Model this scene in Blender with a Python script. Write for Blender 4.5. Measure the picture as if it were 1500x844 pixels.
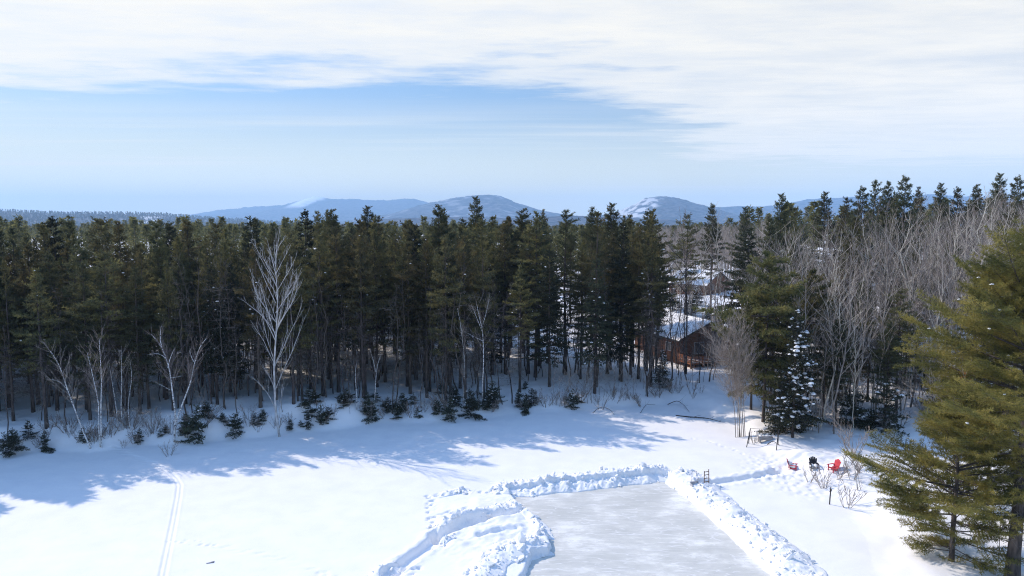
import bpy, math, random
import numpy as np
from mathutils import Vector

# ------------------------------------------------------------------ basics
for o in list(bpy.data.objects): bpy.data.objects.remove(o)
scene = bpy.context.scene
COL = scene.collection
R = math.radians
CAM_H = 19.0
PITCH = math.atan(92 / 1000.0)
FWD = np.array([0, math.cos(PITCH), -math.sin(PITCH)])
UPV = np.array([0, math.sin(PITCH), math.cos(PITCH)])
SUN_AZ = np.array([-0.86, 0.51]); SUN_EL = R(40)

def ray(u, v):
    return FWD + np.array([1, 0, 0]) * (u - 750) / 1000.0 - UPV * (v - 422) / 1000.0
def gpx(u, v, z=0.0):                 # pixel of the photograph -> point on the level z
    d = ray(u, v); t = (z - CAM_H) / d[2]
    return np.array([d[0] * t, d[1] * t, z])
def at(u, v, Y):                      # pixel -> point at ground distance Y
    d = ray(u, v); t = Y / d[1]
    return np.array([d[0] * t, Y, CAM_H + d[2] * t])
def px_of(x, y):                      # image column of a ground point
    return 750 + 1000 * x / (y * math.cos(PITCH) + CAM_H * math.sin(PITCH))

def tag(o, label=None, cat=None, group=None, kind=None):
    if label: o['label'] = label
    if cat: o['category'] = cat
    if group: o['group'] = group
    if kind: o['kind'] = kind
    return o

# ------------------------------------------------------------------ numpy noise
def _hash(ix, iy, seed):
    h = (ix.astype(np.int64) * 374761393 + iy.astype(np.int64) * 668265263 + seed * 974711) & 0x7fffffff
    h = ((h ^ (h >> 13)) * 1274126177) & 0x7fffffff
    return ((h ^ (h >> 16)) & 0xffff) / 65535.0
def vnoise(x, y, seed=0):
    ix = np.floor(x); iy = np.floor(y); fx = x - ix; fy = y - iy
    fx = fx * fx * fx * (fx * (fx * 6 - 15) + 10); fy = fy * fy * fy * (fy * (fy * 6 - 15) + 10)
    a = _hash(ix, iy, seed); b = _hash(ix + 1, iy, seed); c = _hash(ix, iy + 1, seed); d = _hash(ix + 1, iy + 1, seed)
    return (a + (b - a) * fx) * (1 - fy) + (c + (d - c) * fx) * fy - 0.5
def fbm(x, y, octv=4, seed=0):
    s = 0; a = 1.0
    for k in range(octv):
        s = s + a * vnoise(x * 2 ** k + 17.3 * k, y * 2 ** k - 9.1 * k, seed + k); a *= 0.5
    return s
def worley(x, y, seed=0):
    ix = np.floor(x); iy = np.floor(y); best = np.full(np.shape(x), 9.0); val = np.zeros(np.shape(x))
    for dx in (-1, 0, 1):
        for dy in (-1, 0, 1):
            cx = ix + dx; cy = iy + dy
            px = cx + _hash(cx, cy, seed); py = cy + _hash(cx, cy, seed + 5)
            d = np.hypot(px - x, py - y); m = d < best
            val = np.where(m, _hash(cx, cy, seed + 9), val); best = np.minimum(best, d)
    return best, val
def sstep(a, b, x):
    t = np.clip((x - a) / (b - a), 0, 1); return t * t * (3 - 2 * t)
def dist_poly(x, y, pts, closed=False):
    best = np.full(np.shape(x), 1e9); n = len(pts)
    for i in range(n if closed else n - 1):
        ax, ay = pts[i][:2]; bx, by = pts[(i + 1) % n][:2]
        dx, dy = bx - ax, by - ay; L = dx * dx + dy * dy + 1e-9
        t = np.clip(((x - ax) * dx + (y - ay) * dy) / L, 0, 1)
        best = np.minimum(best, np.hypot(x - ax - t * dx, y - ay - t * dy))
    return best
def inside(x, y, pts):
    r = np.zeros(np.shape(x), bool); n = len(pts)
    for i in range(n):
        ax, ay = pts[i][:2]; bx, by = pts[(i + 1) % n][:2]
        if ay == by: continue
        c = ((ay > y) != (by > y)) & (x < (bx - ax) * (y - ay) / (by - ay) + ax)
        r ^= c
    return r

# ------------------------------------------------------------------ terrain
SHORE_PX = [(0, 672), (60, 662), (130, 660), (200, 655), (250, 652), (300, 648), (350, 642), (410, 638), (480, 630),
            (560, 622), (640, 620), (690, 616), (760, 606), (850, 600), (930, 596), (990, 592), (1030, 600), (1060, 618),
            (1072, 640), (1095, 652), (1130, 672), (1160, 693), (1200, 717), (1240, 745), (1268, 790), (1290, 850), (1310, 950), (1320, 1200)]
SHORE = [(-400, 20), (-150, 40), (-80, 45.5), (-58, 51.5)] + [tuple(gpx(u, v)[:2]) for u, v in SHORE_PX] + [(12, 5), (12, -60), (-400, -60)]
RINK_PX = [(746, 722), (860, 711), (977, 700), (1010, 733), (1070, 788), (1130, 846), (1175, 900), (730, 900), (768, 848), (780, 818),
           (806, 813), (808, 800), (788, 768), (763, 746)]
RINK = [tuple(gpx(u, v, -0.3)[:2]) for u, v in RINK_PX]
SKI = [tuple(gpx(u, v)[:2]) for u, v in [(225, 900), (238, 844), (247, 800), (255, 760), (261, 728), (263, 712), (258, 702), (243, 688), (216, 674), (188, 665), (172, 655)]]
TRENCH = [([gpx(u, v)[:2] for u, v in [(570, 842), (592, 824), (615, 808), (632, 796), (640, 786)]], 0.55, 0.38),
          ([gpx(u, v)[:2] for u, v in [(640, 786), (668, 776), (695, 766), (725, 758), (750, 752), (766, 747)]], 0.45, 0.36),
          ([gpx(u, v)[:2] for u, v in [(704, 786), (725, 782), (756, 778)]], 0.3, 0.18),
          ([gpx(u, v)[:2] for u, v in [(1030, 712), (1060, 706), (1098, 699), (1146, 690)]], 0.55, 0.26),
          ([gpx(u, v)[:2] for u, v in [(1146, 690), (1180, 684), (1215, 686)]], 1.1, 0.10)]
STEPS = [[gpx(u, v)[:2] for u, v in [(634, 728), (630, 745), (632, 765), (636, 780)]],
         [gpx(u, v)[:2] for u, v in [(622, 728), (660, 723), (720, 720)]],
         [gpx(u, v)[:2] for u, v in [(640, 757), (670, 750), (700, 746)]],
         [gpx(u, v)[:2] for u, v in [(595, 842), (612, 832), (606, 826)]],
         [gpx(u, v)[:2] for u, v in [(1000, 640), (1040, 648), (1075, 660), (1120, 676)]],
         [gpx(u, v)[:2] for u, v in [(250, 790), (320, 800), (420, 820), (500, 850)]]]

def ground_h(x, y, fine=True):
    x = np.asarray(x, float); y = np.asarray(y, float)
    d = dist_poly(x, y, SHORE, True); s = np.where(inside(x, y, SHORE), -d, d)
    s = s + 0.9 * fbm(x / 4.0, y / 4.0, 3, 3)
    B = 1.75 - 0.75 * sstep(-25, 2, x) - 0.35 * sstep(14, 20, x)
    land = sstep(0, 2, s)
    h = B * sstep(-0.3, 3.2, s)
    h = h + 0.028 * np.clip(s - 3, 0, 110) * land
    h = h + 0.06 * np.clip(x - 25, 0, 60) * sstep(2, 30, s) * (1 - sstep(120, 300, y))
    h = h + land * (0.7 * fbm(x / 9, y / 9, 3, 11) + 0.22 * fbm(x / 1.8, y / 1.8, 2, 14)) * (1 - sstep(200, 600, np.hypot(x, y)))
    h = h + (1 - land) * (0.10 * fbm(x / 11, y / 7, 3, 21) + 0.02 * fbm(x / 1.6, y / 0.7, 3, 25))
    if fine:
        m = (np.abs(x) < 70) & (y > 15) & (y < 90)
        if m.any():
            X = x[m]; Y = y[m]; hh = h[m]
            q = dist_poly(X, Y, SKI)
            hh = hh - 0.055 * np.exp(-((q - 0.13) / 0.06) ** 2) + 0.012 * np.exp(-((q - 0.27) / 0.08) ** 2)
            for pts, w, dep in TRENCH:
                q = dist_poly(X, Y, pts) + 0.12 * fbm(X * 2, Y * 2, 2, 31)
                hh = hh - dep * (1 - sstep(w * 0.55, w, q)) + 0.10 * np.exp(-((q - w - 0.2) / 0.22) ** 2) * (0.6 + fbm(X * 3, Y * 3, 2, 33))
            for pi_, pts in enumerate(STEPS):
                q = dist_poly(X, Y, pts) + 0.1 * fbm(X, Y, 2, 35)
                w1, _ = worley(X * 1.9, Y * 1.9, 41)
                hh = hh - (0.16 if pi_ < 4 else 0.05) * (1 - sstep(0.15, 0.4, q)) * (1 - sstep(0.15, 0.42, w1))
            # trampled snow round the chairs and round the rink
            cx, cy = gpx(1195, 684, 0.6)[:2]
            w1, _ = worley(X * 1.4, Y * 1.4, 44)
            hh = hh - 0.10 * (1 - sstep(3.0, 6.5, np.hypot(X - cx, Y - cy))) * (1 - sstep(0.1, 0.45, w1))
            # rough shovelled apron on the near corner of the rink
            ax, ay = gpx(720, 775)[:2]
            ap = (1 - sstep(2.0, 5.5, np.hypot(X - ax, (Y - ay) * 0.8)))
            hh = hh + ap * (0.16 + 0.22 * fbm(X * 0.9, Y * 0.9, 4, 51))
            dr = dist_poly(X, Y, RINK, True); dr = np.where(inside(X, Y, RINK), -dr, dr) + 0.10 * fbm(X * 1.6, Y * 1.6, 3, 61)
            hh = np.where(dr < 0.0, -0.34, -0.34 + (hh + 0.34) * sstep(0.0, 0.16, dr))
            h[m] = hh
    return h
def gz(x, y): return float(ground_h(np.array([x]), np.array([y]), False)[0])
def shore_s(x, y):
    x = np.array([x], float); y = np.array([y], float)
    d = dist_poly(x, y, SHORE, True); return float(np.where(inside(x, y, SHORE), -d, d)[0])

# ------------------------------------------------------------------ mesh making
class Geo:
    def __init__(s): s.V = []; s.T = []; s.M = []; s.S = []; s.n = 0
    def add(s, V, T, mat=0, smooth=False):
        V = np.asarray(V, np.float32).reshape(-1, 3); T = np.asarray(T, np.int32).reshape(-1, 3)
        s.V.append(V); s.T.append(T + s.n); s.M.append(np.full(len(T), mat, np.int32)); s.S.append(np.full(len(T), smooth)); s.n += len(V)
        return s
    def segs(s, P0, P1, r0, r1, n=3, mat=0, smooth=True):
        P0 = np.asarray(P0, float).reshape(-1, 3); P1 = np.asarray(P1, float).reshape(-1, 3); N = len(P0)
        if N == 0: return s
        r0 = np.broadcast_to(np.asarray(r0, float), N); r1 = np.broadcast_to(np.asarray(r1, float), N)
        d = P1 - P0; d = d / (np.linalg.norm(d, axis=1, keepdims=True) + 1e-9)
        ref = np.where(np.abs(d[:, 2:3]) > 0.9, np.array([[1., 0, 0]]), np.array([[0, 0, 1.]]))
        a = np.cross(d, ref); a /= np.linalg.norm(a, axis=1, keepdims=True) + 1e-9; b = np.cross(d, a)
        th = np.arange(n) * 2 * math.pi / n
        ring = a[:, None, :] * np.cos(th)[None, :, None] + b[:, None, :] * np.sin(th)[None, :, None]
        V = np.stack([P0[:, None] + ring * r0[:, None, None], P1[:, None] + ring * r1[:, None, None]], 1)   # N,2,n,3
        k = np.arange(n); k2 = (k + 1) % n
        f = np.concatenate([np.stack([k, k + n, k2], 1), np.stack([k2, k + n, k2 + n], 1)])
        T = (np.arange(N) * 2 * n)[:, None, None] + f[None]
        return s.add(V, T, mat, smooth)
    def tube(s, P, r, n=6, mat=0, cap=True):
        P = np.asarray(P, float); m = len(P); r = np.broadcast_to(np.asarray(r, float), m)
        d = np.gradient(P, axis=0); d /= np.linalg.norm(d, axis=1, keepdims=True) + 1e-9
        ref = np.array([1., 0, 0]) if abs(d[:, 2].mean()) > 0.75 else np.array([0, 0, 1.])
        a = np.cross(d, ref); a /= np.linalg.norm(a, axis=1, keepdims=True) + 1e-9; b = np.cross(d, a)
        th = np.arange(n) * 2 * math.pi / n
        V = P[:, None] + (a[:, None] * np.cos(th)[None, :, None] + b[:, None] * np.sin(th)[None, :, None]) * r[:, None, None]
        V = V.reshape(-1, 3); k = np.arange(n); k2 = (k + 1) % n
        f = np.concatenate([np.stack([k, k + n, k2], 1), np.stack([k2, k + n, k2 + n], 1)])
        T = (np.arange(m - 1) * n)[:, None, None] + f[None]; T = T.reshape(-1, 3)
        if cap:
            V = np.vstack([V, P[-1:], P[:1]]); e = (m - 1) * n
            T = np.vstack([T, np.stack([k + e, np.full(n, m * n), k2 + e], 1)[:, [0, 2, 1]], np.stack([k, k2, np.full(n, m * n + 1)], 1)[:, [0, 2, 1]]])
        return s.add(V, T, mat, True)
    def blades(s, C, D, k, L, W, spread, rng, mat=0, droop=0.0):
        C = np.repeat(np.asarray(C, float).reshape(-1, 3), k, 0); D = np.repeat(np.asarray(D, float).reshape(-1, 3), k, 0); N = len(C)
        d = D + rng.normal(0, spread, (N, 3)); d[:, 2] -= droop; d /= np.linalg.norm(d, axis=1, keepdims=True) + 1e-9
        sd = np.cross(d, rng.normal(0, 1, (N, 3))); sd /= np.linalg.norm(sd, axis=1, keepdims=True) + 1e-9
        ln = L * rng.uniform(0.6, 1.3, (N, 1)); w = W * rng.uniform(0.7, 1.3, (N, 1)) / 2
        V = np.stack([C - sd * w * 0.7, C + sd * w * 0.7, C + d * ln * 0.6 + sd * w, C + d * ln - sd * w * 0.3], 1)
        T = (np.arange(N) * 4)[:, None, None] + np.array([[0, 1, 2], [0, 2, 3]])[None]
        return s.add(V, T, mat, False)
    def box(s, c, size, rot=0.0, mat=0, axis=None):
        c = np.asarray(c, float); sx, sy, sz = [q / 2 for q in size]
        V = np.array([[x, y, z] for x in (-sx, sx) for y in (-sy, sy) for z in (-sz, sz)])
        if axis is not None: V = V @ np.asarray(axis, float)       # rows = local axes
        ca, sa = math.cos(rot), math.sin(rot); V = np.stack([V[:, 0] * ca - V[:, 1] * sa, V[:, 0] * sa + V[:, 1] * ca, V[:, 2]], 1) + c
        q = [(0, 1, 3, 2), (4, 6, 7, 5), (0, 4, 5, 1), (2, 3, 7, 6), (0, 2, 6, 4), (1, 5, 7, 3)]
        T = [t for a, b, cc, d in q for t in ((a, b, cc), (a, cc, d))]
        return s.add(V, T, mat, False)
    def beam(s, p0, p1, w, t, mat=0):        # square bar between two points
        p0 = np.asarray(p0, float); p1 = np.asarray(p1, float); d = p1 - p0; L = np.linalg.norm(d); d = d / L
        ref = np.array([0, 0, 1.]) if abs(d[2]) < 0.9 else np.array([1., 0, 0])
        a = np.cross(ref, d); a /= np.linalg.norm(a); b = np.cross(d, a)
        return s.box((p0 + p1) / 2, (L, w, t), 0, mat, np.array([d, a, b]))
    def blob(s, C, r, rng, mat=0, flat=0.6, ani=0.0):     # lumpy little snow pads
        C = np.asarray(C, float).reshape(-1, 3); N = len(C)
        if N == 0: return s
        th = np.arange(6) * math.pi / 3
        base = np.vstack([[0, 0, 1]] + [[math.cos(t) * .8, math.sin(t) * .8, .5] for t in th] + [[math.cos(t + .5), math.sin(t + .5), -.35] for t in th] + [[0, 0, -.8]])
        V = base[None] * rng.uniform(0.7, 1.3, (N, 14, 1)) * (np.broadcast_to(r, N) * rng.uniform(.6, 1.4, N))[:, None, None]
        V[:, :, 2] *= flat
        if ani:
            V = V * np.exp(rng.normal(0, ani, (N, 1, 3))); q = rng.uniform(0, 6.28, (N, 1)); t = rng.normal(0, .5, (N, 1))
            V = np.stack([V[..., 0] * np.cos(q) - V[..., 1] * np.sin(q), V[..., 0] * np.sin(q) + V[..., 1] * np.cos(q), V[..., 2]], -1)
            V = np.stack([V[..., 0] * np.cos(t) - V[..., 2] * np.sin(t), V[..., 1], V[..., 0] * np.sin(t) + V[..., 2] * np.cos(t)], -1)
        V = V + C[:, None]
        T = []
        for i in range(6):
            j = (i + 1) % 6
            T += [(0, 1 + i, 1 + j), (1 + i, 7 + i, 1 + j), (1 + j, 7 + i, 7 + j), (7 + i, 13, 7 + j)]
        T = (np.arange(N) * 14)[:, None, None] + np.array(T)[None]
        return s.add(V, T, mat, not ani)
    def mesh(s, name, mats):
        me = bpy.data.meshes.new(name)
        V = np.concatenate(s.V); T = np.concatenate(s.T); n = len(T)
        me.vertices.add(len(V)); me.vertices.foreach_set('co', V.ravel().astype(np.float32))
        me.loops.add(n * 3); me.loops.foreach_set('vertex_index', T.ravel().astype(np.int32))
        me.polygons.add(n); me.polygons.foreach_set('loop_start', np.arange(0, n * 3, 3, dtype=np.int32))
        for m in (mats if isinstance(mats, (list, tuple)) else [mats]): me.materials.append(m)
        me.polygons.foreach_set('material_index', np.concatenate(s.M)); me.polygons.foreach_set('use_smooth', np.concatenate(s.S))
        me.update(calc_edges=True); return me
    def obj(s, name, mats, parent=None):
        o = bpy.data.objects.new(name, s.mesh(name, mats)); COL.objects.link(o)
        if parent is not None: o.parent = parent
        return o

def grid_geo(X, Y, Z):
    ny, nx = X.shape; V = np.stack([X, Y, Z], -1).reshape(-1, 3)
    i = np.arange(ny - 1)[:, None] * nx + np.arange(nx - 1)[None]; i = i.ravel()
    T = np.concatenate([np.stack([i, i + 1, i + nx + 1], 1), np.stack([i, i + nx + 1, i + nx], 1)])
    g = Geo(); g.add(V, T, 0, True); return g

def empty(name, loc=(0, 0, 0), rz=0):
    o = bpy.data.objects.new(name, None); o.empty_display_size = 0.3; COL.objects.link(o)
    o.location = loc; o.rotation_euler = (0, 0, rz); return o

# ------------------------------------------------------------------ materials
def mat(name):
    m = bpy.data.materials.new(name); m.use_nodes = True; nt = m.node_tree
    return m, nt, nt.nodes['Principled BSDF']
def N(nt, t, **kw):
    n = nt.nodes.new(t)
    for k, v in kw.items(): setattr(n, k, v)
    return n
def L(nt, a, b): nt.links.new(a, b)
def noise_col(name, cols, scale, rough=0.8, stretch=(1, 1, 1), detail=4, bump=0.0, bscale=None, rand=0.0, pos=(0.35, 0.65), spec=0.3, coord='Object', trans=0.0):
    m, nt, b = mat(name)
    tc = N(nt, 'ShaderNodeTexCoord'); mp = N(nt, 'ShaderNodeMapping'); mp.inputs['Scale'].default_value = stretch
    L(nt, tc.outputs[coord], mp.inputs['Vector'])
    no = N(nt, 'ShaderNodeTexNoise'); no.inputs['Scale'].default_value = scale; no.inputs['Detail'].default_value = detail
    L(nt, mp.outputs[0], no.inputs['Vector'])
    cr = N(nt, 'ShaderNodeValToRGB'); L(nt, no.outputs['Fac'], cr.inputs[0])
    el = cr.color_ramp.elements; el[0].position = pos[0]; el[1].position = pos[1]
    el[0].color = (*cols[0], 1); el[1].color = (*cols[-1], 1)
    for i, c in enumerate(cols[1:-1]):
        e = el.new(pos[0] + (pos[1] - pos[0]) * (i + 1) / (len(cols) - 1)); e.color = (*c, 1)
    out = cr.outputs[0]
    if rand:
        oi = N(nt, 'ShaderNodeObjectInfo'); hs = N(nt, 'ShaderNodeHueSaturation')
        mr = N(nt, 'ShaderNodeMapRange'); mr.inputs['To Min'].default_value = 1 - rand; mr.inputs['To Max'].default_value = 1 + rand
        mh = N(nt, 'ShaderNodeMapRange'); mh.inputs['To Min'].default_value = 0.5 - rand * 0.06; mh.inputs['To Max'].default_value = 0.5 + rand * 0.06
        L(nt, oi.outputs['Random'], mr.inputs[0]); L(nt, mr.outputs[0], hs.inputs['Value'])
        L(nt, oi.outputs['Random'], mh.inputs[0]); L(nt, mh.outputs[0], hs.inputs['Hue'])
        L(nt, out, hs.inputs['Color']); out = hs.outputs[0]
    L(nt, out, b.inputs['Base Color']); b.inputs['Roughness'].default_value = rough; b.inputs['Specular IOR Level'].default_value = spec
    if trans:
        tl = N(nt, 'ShaderNodeBsdfTranslucent'); L(nt, out, tl.inputs['Color']); mxs = N(nt, 'ShaderNodeMixShader'); mxs.inputs[0].default_value = trans
        L(nt, b.outputs[0], mxs.inputs[1]); L(nt, tl.outputs[0], mxs.inputs[2]); L(nt, mxs.outputs[0], nt.nodes['Material Output'].inputs['Surface'])
    if bump:
        n2 = N(nt, 'ShaderNodeTexNoise'); n2.inputs['Scale'].default_value = bscale or scale * 3; n2.inputs['Detail'].default_value = 5
        L(nt, mp.outputs[0], n2.inputs['Vector']); bp = N(nt, 'ShaderNodeBump'); bp.inputs['Strength'].default_value = bump; bp.inputs['Distance'].default_value = 0.05
        L(nt, n2.outputs['Fac'], bp.inputs['Height']); L(nt, bp.outputs[0], b.inputs['Normal'])
    return m

M_SNOW = noise_col('snow', [(.86, .86, .86), (.91, .905, .89)], 0.6, 0.75, bump=0.25, bscale=4, spec=0.25)
M_BANK = noise_col('packed_snow', [(.85, .85, .85), (.92, .915, .90)], 2.0, 0.75, bump=0.35, bscale=6, spec=0.25)
M_PINE = noise_col('pine_needles', [(.070, .076, .042), (.135, .126, .058), (.215, .180, .072)], 0.9, 0.7, rand=0.3, spec=0.15, trans=.45)
M_SPRUCE = noise_col('spruce_needles', [(.040, .048, .032), (.082, .086, .046)], 1.2, 0.7, rand=0.25, spec=0.15, trans=.3)
M_OLIVE2 = noise_col('mid_olive_needles', [(.075, .085, .036), (.15, .145, .055), (.23, .195, .07)], 0.8, 0.65, spec=0.2, rand=0.15, trans=.38)
M_YSPR = noise_col('young_spruce_needles', [(.048, .056, .036), (.095, .10, .055)], 2.0, 0.65, rand=0.3, spec=0.2, trans=.35)
M_OLIVE = noise_col('olive_needles', [(.095, .108, .030), (.24, .222, .052), (.39, .325, .08)], 0.75, 0.6, spec=0.3, rand=0.1, trans=.35)
M_GREENP = noise_col('green_pine_needles', [(.062, .074, .042), (.145, .14, .065)], 1.0, 0.7, spec=.15, rand=0.2, trans=.45)
M_PBARK = noise_col('pine_bark', [(.045, .036, .032), (.12, .095, .08)], 5, 0.9, (1, 1, .25), rand=0.2)
M_GBARK = noise_col('grey_bark', [(.16, .14, .125), (.34, .30, .26)], 4, 0.85, (1, 1, .3), rand=0.2)
M_TWIG = noise_col('twig_bark', [(.22, .18, .16), (.40, .33, .28)], 2, 0.85, rand=0.25)
M_TAN = noise_col('tan_bark', [(.42, .37, .30), (.66, .60, .50)], 3, 0.85, (1, 1, .35), rand=0.15)
M_BIRCH = noise_col('birch_bark', [(.05, .045, .04), (.50, .48, .46), (.74, .73, .70)], 4.5, 0.7, (1, 1, 2.4), pos=(.36, .56))
M_SILVER = noise_col('silver_bark', [(.30, .29, .28), (.58, .57, .55)], 4, 0.75, (1, 1, .5))
M_DTWIG = noise_col('dead_twigs', [(.11, .092, .080), (.22, .185, .16)], 2, 0.85, rand=0.2)
M_DEAD = noise_col('dead_leaves', [(.30, .09, .03), (.42, .15, .06)], 3, 0.8)

# ------------------------------------------------------------------ camera, sun, world
cam = bpy.data.objects.new('camera', bpy.data.cameras.new('camera')); COL.objects.link(cam)
cam.location = (0, 0, CAM_H); cam.rotation_euler = (math.pi / 2 - PITCH, 0, 0)
cam.data.sensor_width = 36; cam.data.lens = 24; cam.data.clip_start = 0.5; cam.data.clip_end = 60000
scene.camera = cam
sun = bpy.data.objects.new('sun', bpy.data.lights.new('sun', 'SUN')); COL.objects.link(sun)
sun.data.energy = 3.05; sun.data.angle = R(0.53); sun.data.color = (1.0, 0.87, 0.745)
sd = Vector((SUN_AZ[0] * math.cos(SUN_EL), SUN_AZ[1] * math.cos(SUN_EL), math.sin(SUN_EL)))
sun.rotation_euler = (-sd).to_track_quat('-Z', 'Y').to_euler(); sun.location = (-60, 40, 80)

W = bpy.data.worlds.new('World'); scene.world = W; W.use_nodes = True; nt = W.node_tree; nt.nodes.clear()
out = N(nt, 'ShaderNodeOutputWorld'); bg = N(nt, 'ShaderNodeBackground'); L(nt, bg.outputs[0], out.inputs['Surface'])
SKY_STR = 0.15
bg.inputs['Strength'].default_value = SKY_STR
sky = N(nt, 'ShaderNodeTexSky'); sky.sky_type = 'NISHITA'; sky.sun_disc = False; sky.sun_elevation = SUN_EL
sky.sun_rotation = math.atan2(SUN_AZ[0], SUN_AZ[1]); sky.altitude = 300; sky.air_density = 1.0; sky.dust_density = 0.4; sky.ozone_density = 2.5
def mth(op, a, b=None, c=None):
    n = N(nt, 'ShaderNodeMath', operation=op)
    for i, v in enumerate((a, b, c)):
        if v is None: continue
        if isinstance(v, (int, float)): n.inputs[i].default_value = v
        else: L(nt, v, n.inputs[i])
    return n.outputs[0]
def mrange(v, a, b, c=0.0, d=1.0):
    n = N(nt, 'ShaderNodeMapRange', interpolation_type='SMOOTHSTEP')
    L(nt, v, n.inputs[0])
    for i, q in enumerate((a, b, c, d)): n.inputs[i + 1].default_value = q
    return n.outputs[0]
tc = N(nt, 'ShaderNodeTexCoord'); sp = N(nt, 'ShaderNodeSeparateXYZ'); L(nt, tc.outputs['Generated'], sp.inputs[0])
zz = mth('MAXIMUM', sp.outputs[2], 0.02)
cx_ = mth('DIVIDE', sp.outputs[0], zz); cy_ = mth('DIVIDE', sp.outputs[1], zz)
cb = N(nt, 'ShaderNodeCombineXYZ'); L(nt, cx_, cb.inputs[0]); L(nt, cy_, cb.inputs[1])
def wnoise(scale, stretch, detail=6, rough=0.55, off=(0, 0, 0)):
    mp = N(nt, 'ShaderNodeMapping'); mp.inputs['Scale'].default_value = stretch; mp.inputs['Location'].default_value = off
    L(nt, cb.outputs[0], mp.inputs[0])
    n = N(nt, 'ShaderNodeTexNoise'); n.inputs['Scale'].default_value = scale; n.inputs['Detail'].default_value = detail; n.inputs['Roughness'].default_value = rough
    L(nt, mp.outputs[0], n.inputs['Vector']); return n.outputs['Fac']
n1 = wnoise(0.55, (0.7, 1.0, 1)); n2 = wnoise(1.6, (0.6, 1.2, 1), 8, 0.6, (4, 2, 0)); n3 = wnoise(0.35, (0.35, 0.8, 1), 8, 0.6, (9, 3, 0))
n4 = wnoise(2.6, (0.55, 1.2, 1), 8, 0.62, (1, 7, 0)); n5 = wnoise(0.5, (0.12, 0.9, 1), 8, 0.6, (3, 1, 0))
edge = mrange(cx_, 0.1, 3.6, 5.35, 12.2)
dd = mth('DIVIDE', mth('SUBTRACT', edge, cy_), mth('MULTIPLY', edge, 0.16))      # >0 under the cloud deck
dd = mth('ADD', dd, mth('MULTIPLY', mth('SUBTRACT', n1, 0.5), 3.4))
dd = mth('ADD', dd, mth('MULTIPLY', mth('SUBTRACT', n2, 0.5), 4.2))
dd = mth('ADD', dd, mth('MULTIPLY', mth('SUBTRACT', n4, 0.5), 1.8))
deck = mrange(dd, -0.1, 1.6)
thin = mrange(mth('ADD', mth('MULTIPLY', n3, 0.6), mth('ADD', mth('MULTIPLY', n2, 0.35), mth('MULTIPLY', n4, 0.4))), 0.52, 0.90, 1.0, 0.62)
deck = mth('MULTIPLY', deck, thin)
deck = mth('MULTIPLY', deck, mrange(cy_, 1.5, 2.9))                              # clear blue overhead
wisp = mth('MULTIPLY', mrange(n5, 0.50, 0.66, 0.0, 0.55), mth('MULTIPLY', mrange(cy_, 5.0, 8.0), mrange(cy_, 40, 22)))
s1 = N(nt, 'ShaderNodeMath', operation='MAXIMUM'); L(nt, deck, s1.inputs[0]); L(nt, wisp, s1.inputs[1])
mix = N(nt, 'ShaderNodeMix', data_type='RGBA'); L(nt, s1.outputs[0], mix.inputs['Factor'])
CL = 0.74 / SKY_STR
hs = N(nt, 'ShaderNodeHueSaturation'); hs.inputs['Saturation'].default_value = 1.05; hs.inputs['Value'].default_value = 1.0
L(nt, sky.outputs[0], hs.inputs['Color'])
lift = mrange(sp.outputs[2], 0.06, 0.75, 0.50, 1.75)          # made-up gain: low sky dimmed, unseen high sky brightened to fill the shadows
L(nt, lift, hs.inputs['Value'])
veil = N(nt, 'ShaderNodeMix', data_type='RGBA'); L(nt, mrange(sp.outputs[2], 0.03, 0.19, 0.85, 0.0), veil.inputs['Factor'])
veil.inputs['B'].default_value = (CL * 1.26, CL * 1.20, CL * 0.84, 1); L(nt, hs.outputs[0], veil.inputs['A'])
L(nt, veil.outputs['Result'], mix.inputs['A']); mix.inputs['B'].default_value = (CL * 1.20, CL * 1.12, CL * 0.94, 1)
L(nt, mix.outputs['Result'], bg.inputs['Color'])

scene.view_settings.view_transform = 'Standard'; scene.view_settings.look = 'None'
scene.view_settings.exposure = 0.35; scene.view_settings.gamma = 1.0
cy = scene.cycles
cy.max_bounces = 6; cy.diffuse_bounces = 3; cy.glossy_bounces = 2; cy.transmission_bounces = 2; cy.volume_bounces = 2
cy.transparent_max_bounces = 6; cy.use_denoising = True; cy.denoiser = 'OPENIMAGEDENOISE'; cy.denoising_prefilter = 'NONE'; cy.denoising_input_passes = 'RGB_ALBEDO_NORMAL'; cy.caustics_reflective = False; cy.caustics_refractive = False
cy.sample_clamp_indirect = 4.0; cy.filter_width = 1.1

# ------------------------------------------------------------------ ground, rink
def axis(spans, lo, hi):
    pts = set(); a = []
    spans = sorted(spans); cur = spans[0][0]
    for (s0, s1, st) in spans:
        n = max(1, int(round((s1 - s0) / st))); a += list(np.linspace(s0, s1, n, endpoint=False))
    a.append(spans[-1][1])
    st = 0.8; v = a[-1]
    while v < hi: st *= 1.13; v += st; a.append(v)
    st = 0.8; v = a[0]; b = []
    while v > lo: st *= 1.13; v -= st; b.append(v)
    return np.array(b[::-1] + a)
gx = axis([(-80, -28.5, .45), (-28.5, -17.5, .06), (-17.5, -11, .3), (-11, 22, .1), (22, 40, .25), (40, 80, .5)], -15000, 15000)
gy = axis([(8, 34, 1.0), (34, 60, .1), (60, 80, .3), (80, 130, .8)], -2400, 15500)
X, Y = np.meshgrid(gx, gy)
g = grid_geo(X, Y, ground_h(X.copy(), Y.copy()))
tag(g.obj('snowy_ground', M_SNOW), kind='structure')

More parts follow.
